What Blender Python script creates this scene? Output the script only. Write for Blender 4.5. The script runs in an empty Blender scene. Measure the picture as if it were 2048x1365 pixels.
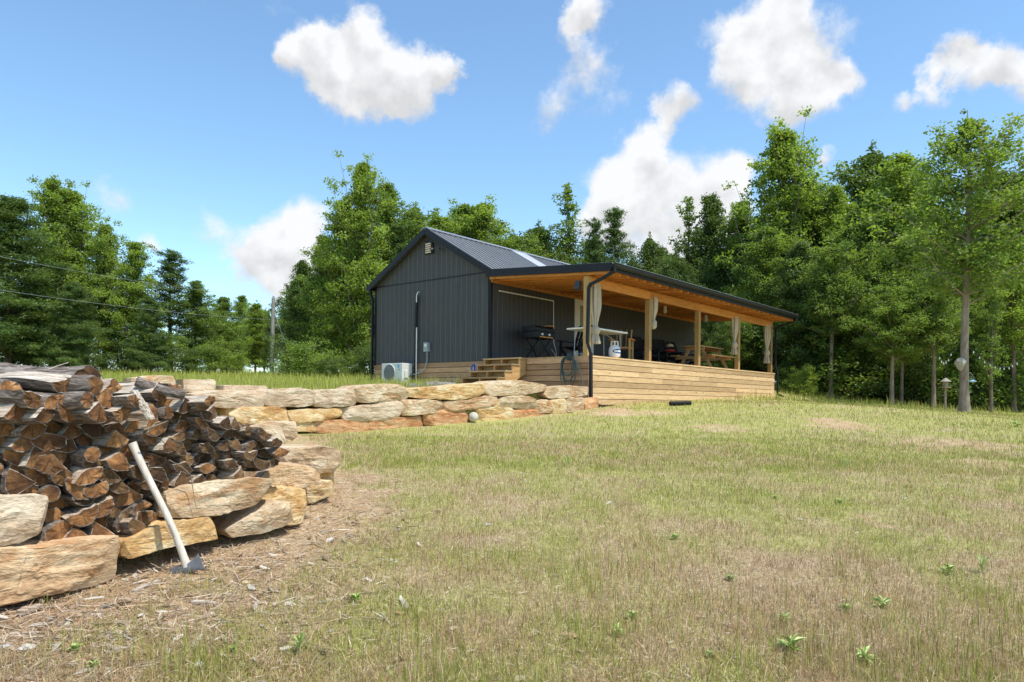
import bpy, math, random
import numpy as np
from mathutils import Vector, Matrix, noise as mnoise
R = math.radians
sc = bpy.context.scene
COL = sc.collection
# ------------------------------------------------------------------ camera
F = 1460.0; HX = 1024.0; HY = 802.0; ROLL = R(0.6)
cam = bpy.data.cameras.new('camera'); co = bpy.data.objects.new('camera', cam); COL.objects.link(co)
cam.sensor_width = 36; cam.lens = F / 2048 * 36; cam.shift_y = (HY - 682.5) / 2048
cam.clip_start = 0.1; cam.clip_end = 2000
co.location = (0, 0, 0); co.rotation_euler = (R(90), -ROLL, 0)
sc.camera = co
# ------------------------------------------------------------------ light
SUN_EL, SUN_H = R(64), Vector((0.80, -0.60, 0)).normalized()
sd = Vector((SUN_H.x * math.cos(SUN_EL), SUN_H.y * math.cos(SUN_EL), math.sin(SUN_EL)))
sl = bpy.data.lights.new('sun', 'SUN'); sl.energy = 3.0; sl.angle = R(1.5); sl.color = (1, .955, .88)
so = bpy.data.objects.new('sun', sl); COL.objects.link(so); so.rotation_euler = sd.to_track_quat('Z', 'Y').to_euler()
sc.view_settings.view_transform = 'Standard'; sc.view_settings.look = 'None'
sc.view_settings.exposure = 0.85; sc.view_settings.gamma = 1
SKY_S = 0.147

def ray(px, py):
    a = (px - HX) / F; b = (HY - py) / F
    return Vector((a * math.cos(ROLL) - b * math.sin(ROLL), 1.0, a * math.sin(ROLL) + b * math.cos(ROLL)))
def at(px, py, Y):
    return ray(px, py) * Y

# ------------------------------------------------------------------ world: sky and clouds by direction
CL = [  # photo direction x, y, radius, weight
 (640,80,58,1),(600,125,66,1),(690,125,85,1),(775,135,80,1),(855,155,66,1),(735,190,70,1),(820,205,62,1),(660,180,58,.9),(890,150,45,1),(725,75,60,1),(780,228,40,.8),(558,115,38,.6),
 (1180,15,62,1),(1130,75,45,.8),(1150,30,50,.8),(1480,75,80,1),(1550,50,95,1),(1630,105,98,1),(1560,170,92,1),(1475,150,70,1),(1600,205,66,1),(1690,150,52,1),(1580,5,60,1),
 (1345,195,56,1),(1325,255,52,1),(1265,320,72,1),(1205,370,66,1),(1310,350,80,1),(1255,430,95,1),(1430,350,90,1),(1370,430,95,1),(1490,345,50,1),(1180,460,70,.9),(1450,430,80,.9),(1330,520,90,.8),
 (630,440,62,1),(560,475,72,1),(500,505,62,1),(600,515,88,1),(525,550,62,.9),(660,540,70,1),(570,590,60,.55),
 (1920,105,44,1),(1880,160,44,1),(1800,215,38,1),(2010,110,58,1),(1960,150,55,1),(2060,150,60,1),(1870,205,38,.8),
 (235,405,60,.66),(425,457,64,.7),(300,495,36,.8),(1640,325,36,.9),(1650,435,60,.8),(1130,190,80,.47),(1190,130,60,.45),(1085,235,50,.46),(1220,195,60,.42),(1150,120,50,.4),
 (60,640,130,.45),(250,600,60,.3),(690,18,45,.38),(575,12,45,.33)]
w = bpy.data.worlds.new('World'); sc.world = w; w.use_nodes = True
nt = w.node_tree; N = nt.nodes; Lk = nt.links; N.clear()
def nd(t, **k):
    n = N.new(t)
    for a, b in k.items(): setattr(n, a, b)
    return n
def mth(op, a, b=None, c=None, clamp=False):
    n = nd('ShaderNodeMath', operation=op); n.use_clamp = clamp
    for i, v in enumerate((a, b, c)):
        if v is None: continue
        if isinstance(v, (int, float)): n.inputs[i].default_value = v
        else: Lk.new(v, n.inputs[i])
    return n.outputs[0]
tc = nd('ShaderNodeTexCoord')
nz = nd('ShaderNodeTexNoise'); nz.inputs['Scale'].default_value = 13; nz.inputs['Detail'].default_value = 7; nz.inputs['Roughness'].default_value = .62
Lk.new(tc.outputs['Generated'], nz.inputs['Vector'])
vs = nd('ShaderNodeVectorMath', operation='SUBTRACT'); Lk.new(nz.outputs['Color'], vs.inputs[0]); vs.inputs[1].default_value = (.5, .5, .5)
vm = nd('ShaderNodeVectorMath', operation='SCALE'); Lk.new(vs.outputs[0], vm.inputs[0]); vm.inputs['Scale'].default_value = .075
va = nd('ShaderNodeVectorMath', operation='ADD'); Lk.new(tc.outputs['Generated'], va.inputs[0]); Lk.new(vm.outputs[0], va.inputs[1])
acc = None; hs = None; sz_ = nd('ShaderNodeSeparateXYZ'); Lk.new(va.outputs[0], sz_.inputs[0]); zc = sz_.outputs[2]
for (x, y, r, wt) in CL:
    d = ray(x, y).normalized(); rr = r / F * d.y * 1.04
    dn = nd('ShaderNodeVectorMath', operation='DISTANCE'); Lk.new(va.outputs[0], dn.inputs[0]); dn.inputs[1].default_value = d
    v = mth('MULTIPLY_ADD', dn.outputs['Value'], -1 / rr, 1.0, clamp=True)
    v = mth('MULTIPLY', v, wt)
    acc = v if acc is None else mth('ADD', acc, v)
    hh = mth('MULTIPLY', v, mth('MULTIPLY_ADD', zc, 1 / rr, -d.z / rr)); hs = hh if hs is None else mth('ADD', hs, hh)
nf = nd('ShaderNodeTexNoise'); nf.inputs['Scale'].default_value = 24; nf.inputs['Detail'].default_value = 8; nf.inputs['Roughness'].default_value = .58
Lk.new(tc.outputs['Generated'], nf.inputs['Vector'])
dens = mth('ADD', acc, mth('MULTIPLY', mth('SUBTRACT', nf.outputs['Fac'], .5), 1.0))
mask = nd('ShaderNodeMapRange', interpolation_type='SMOOTHSTEP'); Lk.new(dens, mask.inputs[0])
mask.inputs[1].default_value = .16; mask.inputs[2].default_value = .82
n3 = nd('ShaderNodeTexNoise'); n3.inputs['Scale'].default_value = 11; n3.inputs['Detail'].default_value = 5
mp3 = nd('ShaderNodeMapping'); mp3.inputs['Location'].default_value = (3.3, 1.2, .7); Lk.new(tc.outputs['Generated'], mp3.inputs[0]); Lk.new(mp3.outputs[0], n3.inputs['Vector'])
shade = nd('ShaderNodeMapRange'); 
mp4 = nd('ShaderNodeMapping'); mp4.inputs['Location'].default_value = (.012, 0, .022); Lk.new(tc.outputs['Generated'], mp4.inputs[0])
nf2 = nd('ShaderNodeTexNoise'); nf2.inputs['Scale'].default_value = 24; nf2.inputs['Detail'].default_value = 5; nf2.inputs['Roughness'].default_value = .5; Lk.new(mp4.outputs[0], nf2.inputs['Vector'])
nf3 = nd('ShaderNodeTexNoise'); nf3.inputs['Scale'].default_value = 24; nf3.inputs['Detail'].default_value = 5; nf3.inputs['Roughness'].default_value = .5; Lk.new(tc.outputs['Generated'], nf3.inputs['Vector'])
rel = mth('SUBTRACT', nf3.outputs['Fac'], nf2.outputs['Fac'])
Lk.new(mth('ADD', mth('ADD', mth('MULTIPLY', n3.outputs['Fac'], .5), .2), mth('ADD', mth('MULTIPLY', rel, .5), mth('MULTIPLY', mth('DIVIDE', hs, mth('MAXIMUM', acc, .1)), .30))), shade.inputs[0])
shade.inputs[1].default_value = .3; shade.inputs[2].default_value = .52; shade.inputs[3].default_value = .74; shade.inputs[4].default_value = 1.0
sky = nd('ShaderNodeTexSky', sky_type='NISHITA'); sky.sun_disc = False; sky.sun_elevation = SUN_EL
sky.sun_rotation = math.atan2(SUN_H.x, SUN_H.y); sky.altitude = 600; sky.air_density = 1.0; sky.dust_density = .35; sky.ozone_density = 1.3
cc = nd('ShaderNodeCombineColor')
K = 1 / SKY_S / (2 ** sc.view_settings.exposure)
Lk.new(mth('MULTIPLY', shade.outputs[0], K * .97), cc.inputs[0]); Lk.new(mth('MULTIPLY', shade.outputs[0], K * .985), cc.inputs[1]); Lk.new(mth('MULTIPLY', shade.outputs[0], K * 1.01), cc.inputs[2])
mx = nd('ShaderNodeMix', data_type='RGBA'); Lk.new(mask.outputs[0], mx.inputs['Factor']); tn = nd('ShaderNodeMix', data_type='RGBA', blend_type='MULTIPLY'); tn.inputs['Factor'].default_value = 1; Lk.new(sky.outputs[0], tn.inputs['A']); tn.inputs['B'].default_value = (.80, .93, .94, 1); Lk.new(tn.outputs['Result'], mx.inputs['A']); Lk.new(cc.outputs[0], mx.inputs['B'])
bg = nd('ShaderNodeBackground'); bg.inputs['Strength'].default_value = SKY_S; Lk.new(mx.outputs['Result'], bg.inputs['Color'])
wo = nd('ShaderNodeOutputWorld'); Lk.new(bg.outputs[0], wo.inputs[0])

# ------------------------------------------------------------------ helpers
rnd = random.Random(7)
def tag(o, label=None, cat=None, group=None, kind=None):
    if label: o['label'] = label
    if cat: o['category'] = cat
    if group: o['group'] = group
    if kind: o['kind'] = kind
    return o
def empty(name, loc=(0, 0, 0), rz=0, label=None, cat=None, group=None):
    o = bpy.data.objects.new(name, None); COL.objects.link(o); o.location = loc; o.rotation_euler = (0, 0, rz)
    o.empty_display_size = .2
    return tag(o, label, cat, group)
def mesh_obj(name, me, parent=None, mats=()):
    for m in mats: me.materials.append(m)
    o = bpy.data.objects.new(name, me); COL.objects.link(o)
    if parent: o.parent = parent
    return o
def copy_tree(o, parent=None):
    c = o.copy(); COL.objects.link(c); c.parent = parent
    for ch in o.children: copy_tree(ch, c)
    return c
class MB:
    def __init__(s): s.v = []; s.f = []; s.m = []; s.t = []
    def add(s, vs, fs, m=0, t=None):
        b = len(s.v); s.v += [tuple(x) for x in vs]
        t = rnd.random() if t is None else t
        for f in fs: s.f.append(tuple(i + b for i in f)); s.m.append(m); s.t.append(t)
    def box(s, c, d, rot=None, m=0, t=None):
        hx, hy, hz = d[0] / 2, d[1] / 2, d[2] / 2
        vs = [Vector((x, y, z)) for x in (-hx, hx) for y in (-hy, hy) for z in (-hz, hz)]
        if rot is not None: vs = [rot @ q for q in vs]
        c = Vector(c); vs = [q + c for q in vs]
        s.add(vs, [(0, 1, 3, 2), (4, 6, 7, 5), (0, 4, 5, 1), (2, 3, 7, 6), (0, 2, 6, 4), (1, 5, 7, 3)], m, t); return s
    def bx(s, x0, x1, y0, y1, z0, z1, m=0, t=None):
        return s.box(((x0 + x1) / 2, (y0 + y1) / 2, (z0 + z1) / 2), (abs(x1 - x0), abs(y1 - y0), abs(z1 - z0)), None, m, t)
    def bar(s, p, q, wd, h, m=0, t=None, up=(0, 0, 1)):
        p = Vector(p); q = Vector(q); x = (q - p); L = x.length; x.normalize()
        up = Vector(up)
        if abs(x.dot(up)) > .97: up = Vector((0, 1, 0))
        y = up.cross(x).normalized(); z = x.cross(y)
        rot = Matrix((x, y, z)).transposed()
        return s.box((p + q) / 2, (L, wd, h), rot, m, t)
    def tube(s, pts, r, n=8, m=0, t=None, closed=False):
        pts = [Vector(p) for p in pts]; rs = r if isinstance(r, (list, tuple)) else [r] * len(pts)
        vs = []; fs = []; k = len(pts); ref = None
        for i, p in enumerate(pts):
            if closed: d = pts[(i + 1) % k] - pts[i - 1]
            else: d = pts[min(i + 1, k - 1)] - pts[max(i - 1, 0)]
            d.normalize()
            if ref is None: ref = Vector((0, 0, 1)) if abs(d.z) < .9 else Vector((1, 0, 0))
            a = d.cross(ref).normalized(); ref = a.cross(d).normalized()
            for j in range(n):
                an = 2 * math.pi * j / n
                vs.append(p + (a * math.cos(an) + ref * math.sin(an)) * rs[i])
        for i in range(k if closed else k - 1):
            i2 = (i + 1) % k
            for j in range(n):
                fs.append((i * n + j, i * n + (j + 1) % n, i2 * n + (j + 1) % n, i2 * n + j))
        if not closed:
            fs.append(tuple(range(n - 1, -1, -1))); fs.append(tuple((k - 1) * n + j for j in range(n)))
        s.add(vs, fs, m, t); return s
    def lathe(s, prof, c=(0, 0, 0), n=16, m=0, t=None, fn=None):
        c = Vector(c); vs = []; fs = []
        for i, (r, z) in enumerate(prof):
            for j in range(n):
                an = 2 * math.pi * j / n; rr = r if fn is None else r * fn(an, z)
                vs.append(c + Vector((rr * math.cos(an), rr * math.sin(an), z)))
        for i in range(len(prof) - 1):
            for j in range(n):
                fs.append((i * n + j, i * n + (j + 1) % n, (i + 1) * n + (j + 1) % n, (i + 1) * n + j))
        fs.append(tuple(range(n - 1, -1, -1))); fs.append(tuple((len(prof) - 1) * n + j for j in range(n)))
        s.add(vs, fs, m, t); return s
    def prism(s, poly, o, ax, ay, d, m=0, t=None):
        """poly 2D, frame origin o, axes ax, ay, extrude vector d"""
        o = Vector(o); ax = Vector(ax); ay = Vector(ay); d = Vector(d); k = len(poly)
        a = [o + ax * p[0] + ay * p[1] for p in poly]; b = [q + d for q in a]
        s.add(a + b, [tuple(range(k))] + [tuple(range(2 * k - 1, k - 1, -1))] + [(i, i + k, (i + 1) % k + k, (i + 1) % k) for i in range(k)], m, t); return s
    def build(s, name, mats, parent=None, smooth=False, bevel=0, loc=None):
        me = bpy.data.meshes.new(name); me.from_pydata(s.v, [], s.f); me.update()
        if not isinstance(mats, (list, tuple)): mats = [mats]
        for m in mats: me.materials.append(m)
        me.polygons.foreach_set('material_index', s.m)
        at_ = me.attributes.new('tint', 'FLOAT', 'FACE'); at_.data.foreach_set('value', s.t)
        if smooth:
            me.polygons.foreach_set('use_smooth', [True] * len(s.f))
            try: me.set_sharp_from_angle(angle=R(40))
            except Exception: pass
        import bmesh
        bm = bmesh.new(); bm.from_mesh(me); bmesh.ops.recalc_face_normals(bm, faces=bm.faces); bm.to_mesh(me); bm.free()
        o = bpy.data.objects.new(name, me); COL.objects.link(o)
        if parent: o.parent = parent
        if loc is not None: o.location = loc
        if bevel:
            b = o.modifiers.new('bevel', 'BEVEL'); b.width = bevel; b.segments = 2; b.limit_method = 'ANGLE'
        return o

# ------------------------------------------------------------------ materials
class M:
    """small node-graph writer"""
    def __init__(s, name):
        s.mat = bpy.data.materials.new(name); s.mat.use_nodes = True; s.n = s.mat.node_tree.nodes; s.l = s.mat.node_tree.links
        s.b = s.n['Principled BSDF']; s.out = s.n['Material Output']; s.tc = s.n.new('ShaderNodeTexCoord')
        s.b.inputs['Specular IOR Level'].default_value = .3
    def set(s, node, k, v):
        if v is None: return
        if hasattr(v, 'is_linked') or isinstance(v, bpy.types.NodeSocket): s.l.new(v, node.inputs[k])
        else: node.inputs[k].default_value = v
    def coord(s, scale=(1, 1, 1), kind='Object', loc=None):
        m = s.n.new('ShaderNodeMapping'); s.l.new(s.tc.outputs[kind], m.inputs[0]); m.inputs['Scale'].default_value = scale
        if loc is not None: s.set(m, 'Location', loc)
        return m.outputs[0]
    def noise(s, vec, scale, detail=4, rough=.55, dist=0):
        t = s.n.new('ShaderNodeTexNoise'); s.l.new(vec, t.inputs['Vector'])
        t.inputs['Scale'].default_value = scale; t.inputs['Detail'].default_value = detail; t.inputs['Roughness'].default_value = rough; t.inputs['Distortion'].default_value = dist
        return t.outputs['Fac']
    def ramp(s, fac, stops, interp='LINEAR'):
        r = s.n.new('ShaderNodeValToRGB'); e = r.color_ramp.elements; r.color_ramp.interpolation = interp
        while len(e) < len(stops): e.new(.5)
        for i, (p, c) in enumerate(stops): e[i].position = p; e[i].color = (*c, 1) if len(c) == 3 else c
        s.l.new(fac, r.inputs[0]); return r.outputs['Color']
    def mix(s, f, a, b, mode='MIX'):
        m = s.n.new('ShaderNodeMix'); m.data_type = 'RGBA'; m.blend_type = mode
        s.set(m, 'Factor', f)
        for k, v in (('A', a), ('B', b)):
            if isinstance(v, tuple): m.inputs[k].default_value = (*v, 1) if len(v) == 3 else v
            else: s.l.new(v, m.inputs[k])
        return m.outputs['Result']
    def math(s, op, a, b=None, c=None, clamp=False):
        n = s.n.new('ShaderNodeMath'); n.operation = op; n.use_clamp = clamp
        for i, v in enumerate((a, b, c)):
            if v is None: continue
            if isinstance(v, (int, float)): n.inputs[i].default_value = v
            else: s.l.new(v, n.inputs[i])
        return n.outputs[0]
    def attr(s, name, what='Fac'):
        a = s.n.new('ShaderNodeAttribute'); a.attribute_name = name; return a.outputs[what]
    def rand(s):
        o = s.n.new('ShaderNodeObjectInfo'); return o.outputs['Random']
    def comb(s, x, y, z):
        c = s.n.new('ShaderNodeCombineXYZ')
        for i, v in enumerate((x, y, z)):
            if isinstance(v, (int, float)): c.inputs[i].default_value = v
            else: s.l.new(v, c.inputs[i])
        return c.outputs[0]
    def sep(s, v):
        c = s.n.new('ShaderNodeSeparateXYZ'); s.l.new(v, c.inputs[0]); return c.outputs
    def vadd(s, a, b):
        c = s.n.new('ShaderNodeVectorMath'); c.operation = 'ADD'; s.l.new(a, c.inputs[0]); s.l.new(b, c.inputs[1]); return c.outputs[0]
    def bump(s, h, strength=.5, dist=.02, prev=None):
        b = s.n.new('ShaderNodeBump'); s.l.new(h, b.inputs['Height']); b.inputs['Strength'].default_value = strength; b.inputs['Distance'].default_value = dist
        if prev is not None: s.l.new(prev, b.inputs['Normal'])
        return b.outputs[0]
    def fin(s, color, rough=.7, bump=None, metal=0, spec=None):
        if isinstance(color, tuple): s.b.inputs['Base Color'].default_value = (*color, 1)
        else: s.l.new(color, s.b.inputs['Base Color'])
        s.set(s.b, 'Roughness', rough); s.b.inputs['Metallic'].default_value = metal
        if bump is not None: s.l.new(bump, s.b.inputs['Normal'])
        if spec is not None: s.b.inputs['Specular IOR Level'].default_value = spec
        return s.mat

def simple(name, col, rough=.6, var=.12, scale=20, metal=0, bump=.1, spec=None):
    m = M(name); c = m.coord(); n = m.noise(c, scale, 5)
    n2 = m.noise(c, scale * .15, 3)
    f = m.math('ADD', m.math('MULTIPLY', n, .5), m.math('MULTIPLY', n2, .5))
    lo = tuple(x * (1 - var * 1.6) for x in col); hi = tuple(min(1, x * (1 + var * 1.6)) for x in col)
    return m.fin(m.ramp(f, [(.3, lo), (.7, hi)]), rough, m.bump(n, bump, .01), metal, spec)

def wood(name, axis, a, b, knots=True, rough=.65):
    m = M(name)
    sc_ = {'x': (1, 14, 14), 'y': (14, 1, 14), 'z': (14, 14, 1)}[axis]
    t = m.attr('tint')
    off = m.comb(m.math('MULTIPLY', t, 37.0), m.math('MULTIPLY', t, 53.0), m.math('MULTIPLY', t, 19.0))
    c = m.vadd(m.coord(sc_), off)
    g = m.noise(c, 1.6, 6, .6, 1.6)
    fine = m.noise(c, 7, 3, .6)
    grain = m.math('ADD', m.math('MULTIPLY', g, .75), m.math('MULTIPLY', fine, .25))
    col = m.ramp(grain, [(.36, a), (.52, tuple((x + y) / 2 for x, y in zip(a, b))), (.66, b)])
    tt = m.ramp(t, [(0, (.66, .61, .57)), (.3, (.9, .87, .83)), (.7, (1.04, 1, .98)), (1, (1.16, 1.13, 1.1))])
    col = m.mix(1.0, col, tt, 'MULTIPLY')
    if knots:
        kc = {'x': (2.2, 7, 7), 'y': (7, 2.2, 7), 'z': (7, 7, 2.2)}[axis]
        v = m.n.new('ShaderNodeTexVoronoi'); m.l.new(m.vadd(m.coord(kc), off), v.inputs['Vector']); v.inputs['Scale'].default_value = 1
        kf = m.ramp(v.outputs['Distance'], [(.07, (1, 1, 1)), (.14, (0, 0, 0))])
        col = m.mix(m.math('MULTIPLY', kf, .75), col, tuple(x * .35 for x in a))
    return m.fin(col, rough, m.bump(grain, .25, .008))
PINE_A, PINE_B = (.38, .21, .08), (.62, .40, .19)
wood_x = wood('pine_boards_lengthwise', 'x', PINE_A, PINE_B)
wood_y = wood('pine_boards_crosswise', 'y', PINE_A, PINE_B)
wood_z = wood('pine_upright', 'z', (.36, .22, .08), (.60, .40, .17))
orange_x = wood('stained_pine_x', 'x', (.42, .16, .035), (.68, .32, .09))
orange_y = wood('stained_pine_y', 'y', (.42, .16, .035), (.68, .32, .09))
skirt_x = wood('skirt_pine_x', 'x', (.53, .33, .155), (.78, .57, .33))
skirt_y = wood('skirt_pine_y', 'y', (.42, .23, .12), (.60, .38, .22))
oldwood = wood('weathered_stair_pine', 'y', (.36, .24, .12), (.56, .41, .22))
black_metal = simple('black_painted_metal', (.012, .012, .015), .45, .2, 8, 0, .03, .25)
black_cloth = simple('black_painted_wood', (.014, .014, .017), .6, .2)
white_paint = simple('white_paint', (.78, .76, .7), .5, .05)
white_plastic = simple('white_plastic', (.75, .74, .7), .4, .06, 10)
grey_metal = simple('galvanised_grey', (.33, .36, .38), .45, .1)
ac_body = simple('appliance_ivory', (.62, .62, .58), .45, .05)
dark_grille = simple('dark_grille', (.05, .055, .06), .5)
blue_paint = simple('blue_plastic', (.02, .08, .42), .4)
rubber = simple('garden_hose_rubber', (.05, .085, .085), .45, .2)
curtain_m = simple('linen_curtain', (.48, .40, .30), .9, .08, 40, 0, .2)
chrome = simple('steel', (.5, .5, .5), .3, .05, 8, 1)
red_m = simple('red_fabric', (.35, .04, .03), .8)
amber = simple('amber_plastic', (.6, .25, .04), .4)

def siding_mat():
    m = M('charcoal_grooved_siding'); c = m.coord()
    s = m.sep(c)
    # grooves every 0.2 m along whichever axis the wall runs (x+y works for both walls)
    q = m.math('ADD', s[0], s[1])
    fr = m.math('FRACT', m.math('MULTIPLY', q, 1 / .203))
    g = m.math('LESS_THAN', m.math('ABSOLUTE', m.math('SUBTRACT', fr, .5)), .055)
    n = m.noise(m.coord((30, 30, 1.2)), 1.5, 5, .6)
    streak = m.noise(m.coord((14, 14, .5)), 1, 4, .7)
    col = m.ramp(m.math('ADD', m.math('MULTIPLY', n, .6), m.math('MULTIPLY', streak, .4)), [(.35, (.044, .043, .044)), (.65, (.080, .078, .080))])
    dust = m.noise(m.coord((1, 1, 1)), 1.1, 5, .7)
    col = m.mix(m.math('MULTIPLY', m.ramp(dust, [(.5, (0, 0, 0)), (.75, (1, 1, 1))]), .35), col, (.085, .082, .08))
    col = m.mix(m.math('MULTIPLY', g, .7), col, (.12, .12, .122))
    b = m.bump(n, .3, .006); b = m.bump(m.math('SUBTRACT', 1, g), .5, .01, b)
    return m.fin(col, .62, b)
siding = siding_mat()

def stone_mat(name, cols, accent, af=.5):
    m = M(name); rr = m.math('MULTIPLY', m.rand(), 40)
    off = m.comb(rr, m.math('MULTIPLY', rr, 1.7), rr)
    c = m.vadd(m.coord((1, 1, 1.6)), off)
    n1 = m.noise(c, 2.6, 6, .6, .8); n2 = m.noise(c, 9, 6, .65, .4); n3 = m.noise(c, 45, 4, .6)
    st = m.noise(m.vadd(m.coord((.8, .8, 7)), off), 2.2, 5, .6, .7)
    f = m.math('ADD', m.math('MULTIPLY', n1, .55), m.math('ADD', m.math('MULTIPLY', n2, .25), m.math('MULTIPLY', st, .2)))
    col = m.ramp(f, [(.34, cols[0]), (.46, cols[1]), (.54, cols[2]), (.64, cols[3])])
    stain = m.ramp(m.noise(m.vadd(c, m.comb(9.1, 3, 2)), 3.4, 6, .65, 1.2), [(.52, (0, 0, 0)), (.62, (1, 1, 1))])
    col = m.mix(m.math('MULTIPLY', stain, af), col, accent)
    crk = m.n.new('ShaderNodeTexVoronoi'); crk.feature = 'DISTANCE_TO_EDGE'; m.l.new(m.vadd(m.coord((.9, .9, 2.2)), off), crk.inputs['Vector']); crk.inputs['Scale'].default_value = 2.4
    ck = m.ramp(crk.outputs['Distance'], [(.0, (1, 1, 1)), (.012, (0, 0, 0))])
    ckm = m.math('MULTIPLY', ck, m.ramp(n2, [(.5, (0, 0, 0)), (.6, (1, 1, 1))]))
    col = m.mix(m.math('MULTIPLY', ckm, .6), col, tuple(x * .3 for x in cols[0]))
    col = m.mix(.22, col, m.ramp(n3, [(.3, (.2, .15, .1)), (.7, (.95, .88, .78))]), 'OVERLAY')
    b = m.bump(n3, .5, .008); b = m.bump(n2, .8, .025, b); b = m.bump(st, .6, .02, b)
    return m.fin(col, .85, b, 0, .2)
st_cream = stone_mat('cream_sandstone', [(.26, .16, .085), (.44, .31, .185), (.57, .45, .30), (.66, .57, .43)], (.42, .21, .08), .6)
st_tan = stone_mat('tan_sandstone', [(.28, .15, .075), (.46, .29, .155), (.56, .40, .24), (.64, .52, .37)], (.36, .16, .06), .6)
st_gold = stone_mat('golden_sandstone', [(.34, .18, .06), (.52, .33, .14), (.64, .47, .25), (.72, .62, .44)], (.36, .16, .05), .6)
st_rust = stone_mat('rusty_sandstone', [(.26, .10, .04), (.44, .21, .09), (.54, .32, .16), (.60, .44, .28)], (.50, .36, .2), .4)
st_pink = stone_mat('pink_grey_sandstone', [(.36, .25, .16), (.50, .38, .26), (.58, .47, .34), (.66, .57, .44)], (.46, .30, .16), .35)
st_grey = stone_mat('grey_fieldstone', [(.10, .10, .09), (.2, .19, .17), (.3, .28, .25), (.45, .43, .4)], (.3, .24, .16), .3)

def leaf_mat(name, dark, light, trans=.3):
    m = M(name); t = m.attr('tint')
    hue = m.attr('hue')
    col = m.ramp(t, [(0, dark), (.5, tuple((a + b) / 2 for a, b in zip(dark, light))), (1, light)])
    col = m.mix(m.math('MULTIPLY', hue, .5), col, (.20, .21, .025))
    m.l.new(col, m.b.inputs['Base Color']); m.b.inputs['Roughness'].default_value = .5; m.b.inputs['Specular IOR Level'].default_value = .25
    tr = m.n.new('ShaderNodeBsdfTranslucent'); m.l.new(m.mix(1, col, (1.5, 1.6, .5), 'MULTIPLY'), tr.inputs['Color'])
    mx = m.n.new('ShaderNodeMixShader'); mx.inputs[0].default_value = trans
    m.l.new(m.b.outputs[0], mx.inputs[1]); m.l.new(tr.outputs[0], mx.inputs[2]); m.l.new(mx.outputs[0], m.out.inputs[0])
    return m.mat
leaf_bright = leaf_mat('bright_leaves', (.12, .18, .04), (.33, .42, .11), .48)
leaf_mid = leaf_mat('mid_green_leaves', (.08, .14, .036), (.24, .325, .09), .45)
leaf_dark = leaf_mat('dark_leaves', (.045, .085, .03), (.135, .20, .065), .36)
needle_m = leaf_mat('pine_needles', (.05, .095, .03), (.14, .215, .065), .25)
def bark_mat(name, a, b):
    m = M(name); c = m.coord((6, 6, 1.2)); n = m.noise(c, 2.2, 6, .65, .6); n2 = m.noise(m.coord(), 1.1, 3)
    col = m.ramp(m.math('ADD', m.math('MULTIPLY', n, .7), m.math('MULTIPLY', n2, .3)), [(.35, a), (.65, b)])
    return m.fin(col, .9, m.bump(n, .8, .03))
bark_grey = bark_mat('grey_brown_bark', (.09, .065, .045), (.26, .205, .15))
bark_dark = bark_mat('dark_bark', (.05, .038, .028), (.14, .11, .08))
bark_light = bark_mat('pale_brown_bark', (.16, .115, .08), (.36, .29, .22))
pole_m = bark_mat('weathered_pole', (.2, .19, .17), (.36, .34, .31))

# ------------------------------------------------------------------ terrain
def vnoise(x, y, seed=0):
    xi = np.floor(x).astype(np.int64); yi = np.floor(y).astype(np.int64); fx = x - xi; fy = y - yi
    fx = fx * fx * (3 - 2 * fx); fy = fy * fy * (3 - 2 * fy)
    def h(a, b):
        n = (a * 374761393 + b * 668265263 + seed * 974634777) & 0x7fffffff
        n = ((n ^ (n >> 13)) * 1274126177) & 0x7fffffff
        return ((n ^ (n >> 16)) & 0xffff) / 65535.0
    return (h(xi, yi) * (1 - fx) + h(xi + 1, yi) * fx) * (1 - fy) + (h(xi, yi + 1) * (1 - fx) + h(xi + 1, yi + 1) * fx) * fy
def fbm(x, y, seed=0, oc=4):
    s = 0; a = .5; t = 0
    for i in range(oc):
        s = s + a * vnoise(x * 2 ** i + 17.3 * i, y * 2 ** i + 5.1 * i, seed + i); t += a; a *= .55
    return s / t
def sdist(X, Y, pl):
    """signed distance to polyline, positive on the left of its direction"""
    best = np.full(X.shape, 1e9); sg = np.ones(X.shape)
    for (x0, y0), (x1, y1) in zip(pl[:-1], pl[1:]):
        dx, dy = x1 - x0, y1 - y0; L2 = dx * dx + dy * dy
        t = np.clip(((X - x0) * dx + (Y - y0) * dy) / L2, 0, 1)
        qx = X - x0 - t * dx; qy = Y - y0 - t * dy; d = np.hypot(qx, qy)
        cr = dx * (Y - y0) - dy * (X - x0)
        up = d < best - 1e-9
        best = np.where(up, d, best); sg = np.where(up, np.sign(cr), sg)
    return best * sg
UB = [(-60, 5), (-16, 7.6), (-6.6, 9.4), (-4.2, 11.75), (-2.5, 13.45), (-1.7, 14.05), (-.5, 15.0), (.75, 16.35), (1.5, 17.6), (1.3, 18.6), (7.5, 26), (14, 38), (40, 80), (150, 300)]
MBD = [(-6, -1), (-4.2, 2.0), (-3.3, 4.0), (-2.3, 5.55), (-1.85, 5.75), (-1.7, 6.2), (-2.2, 7.8), (-3.5, 11.3), (-5.5, 12)]
def ss(x): x = np.clip(x, 0, 1); return x * x * (3 - 2 * x)
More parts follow.
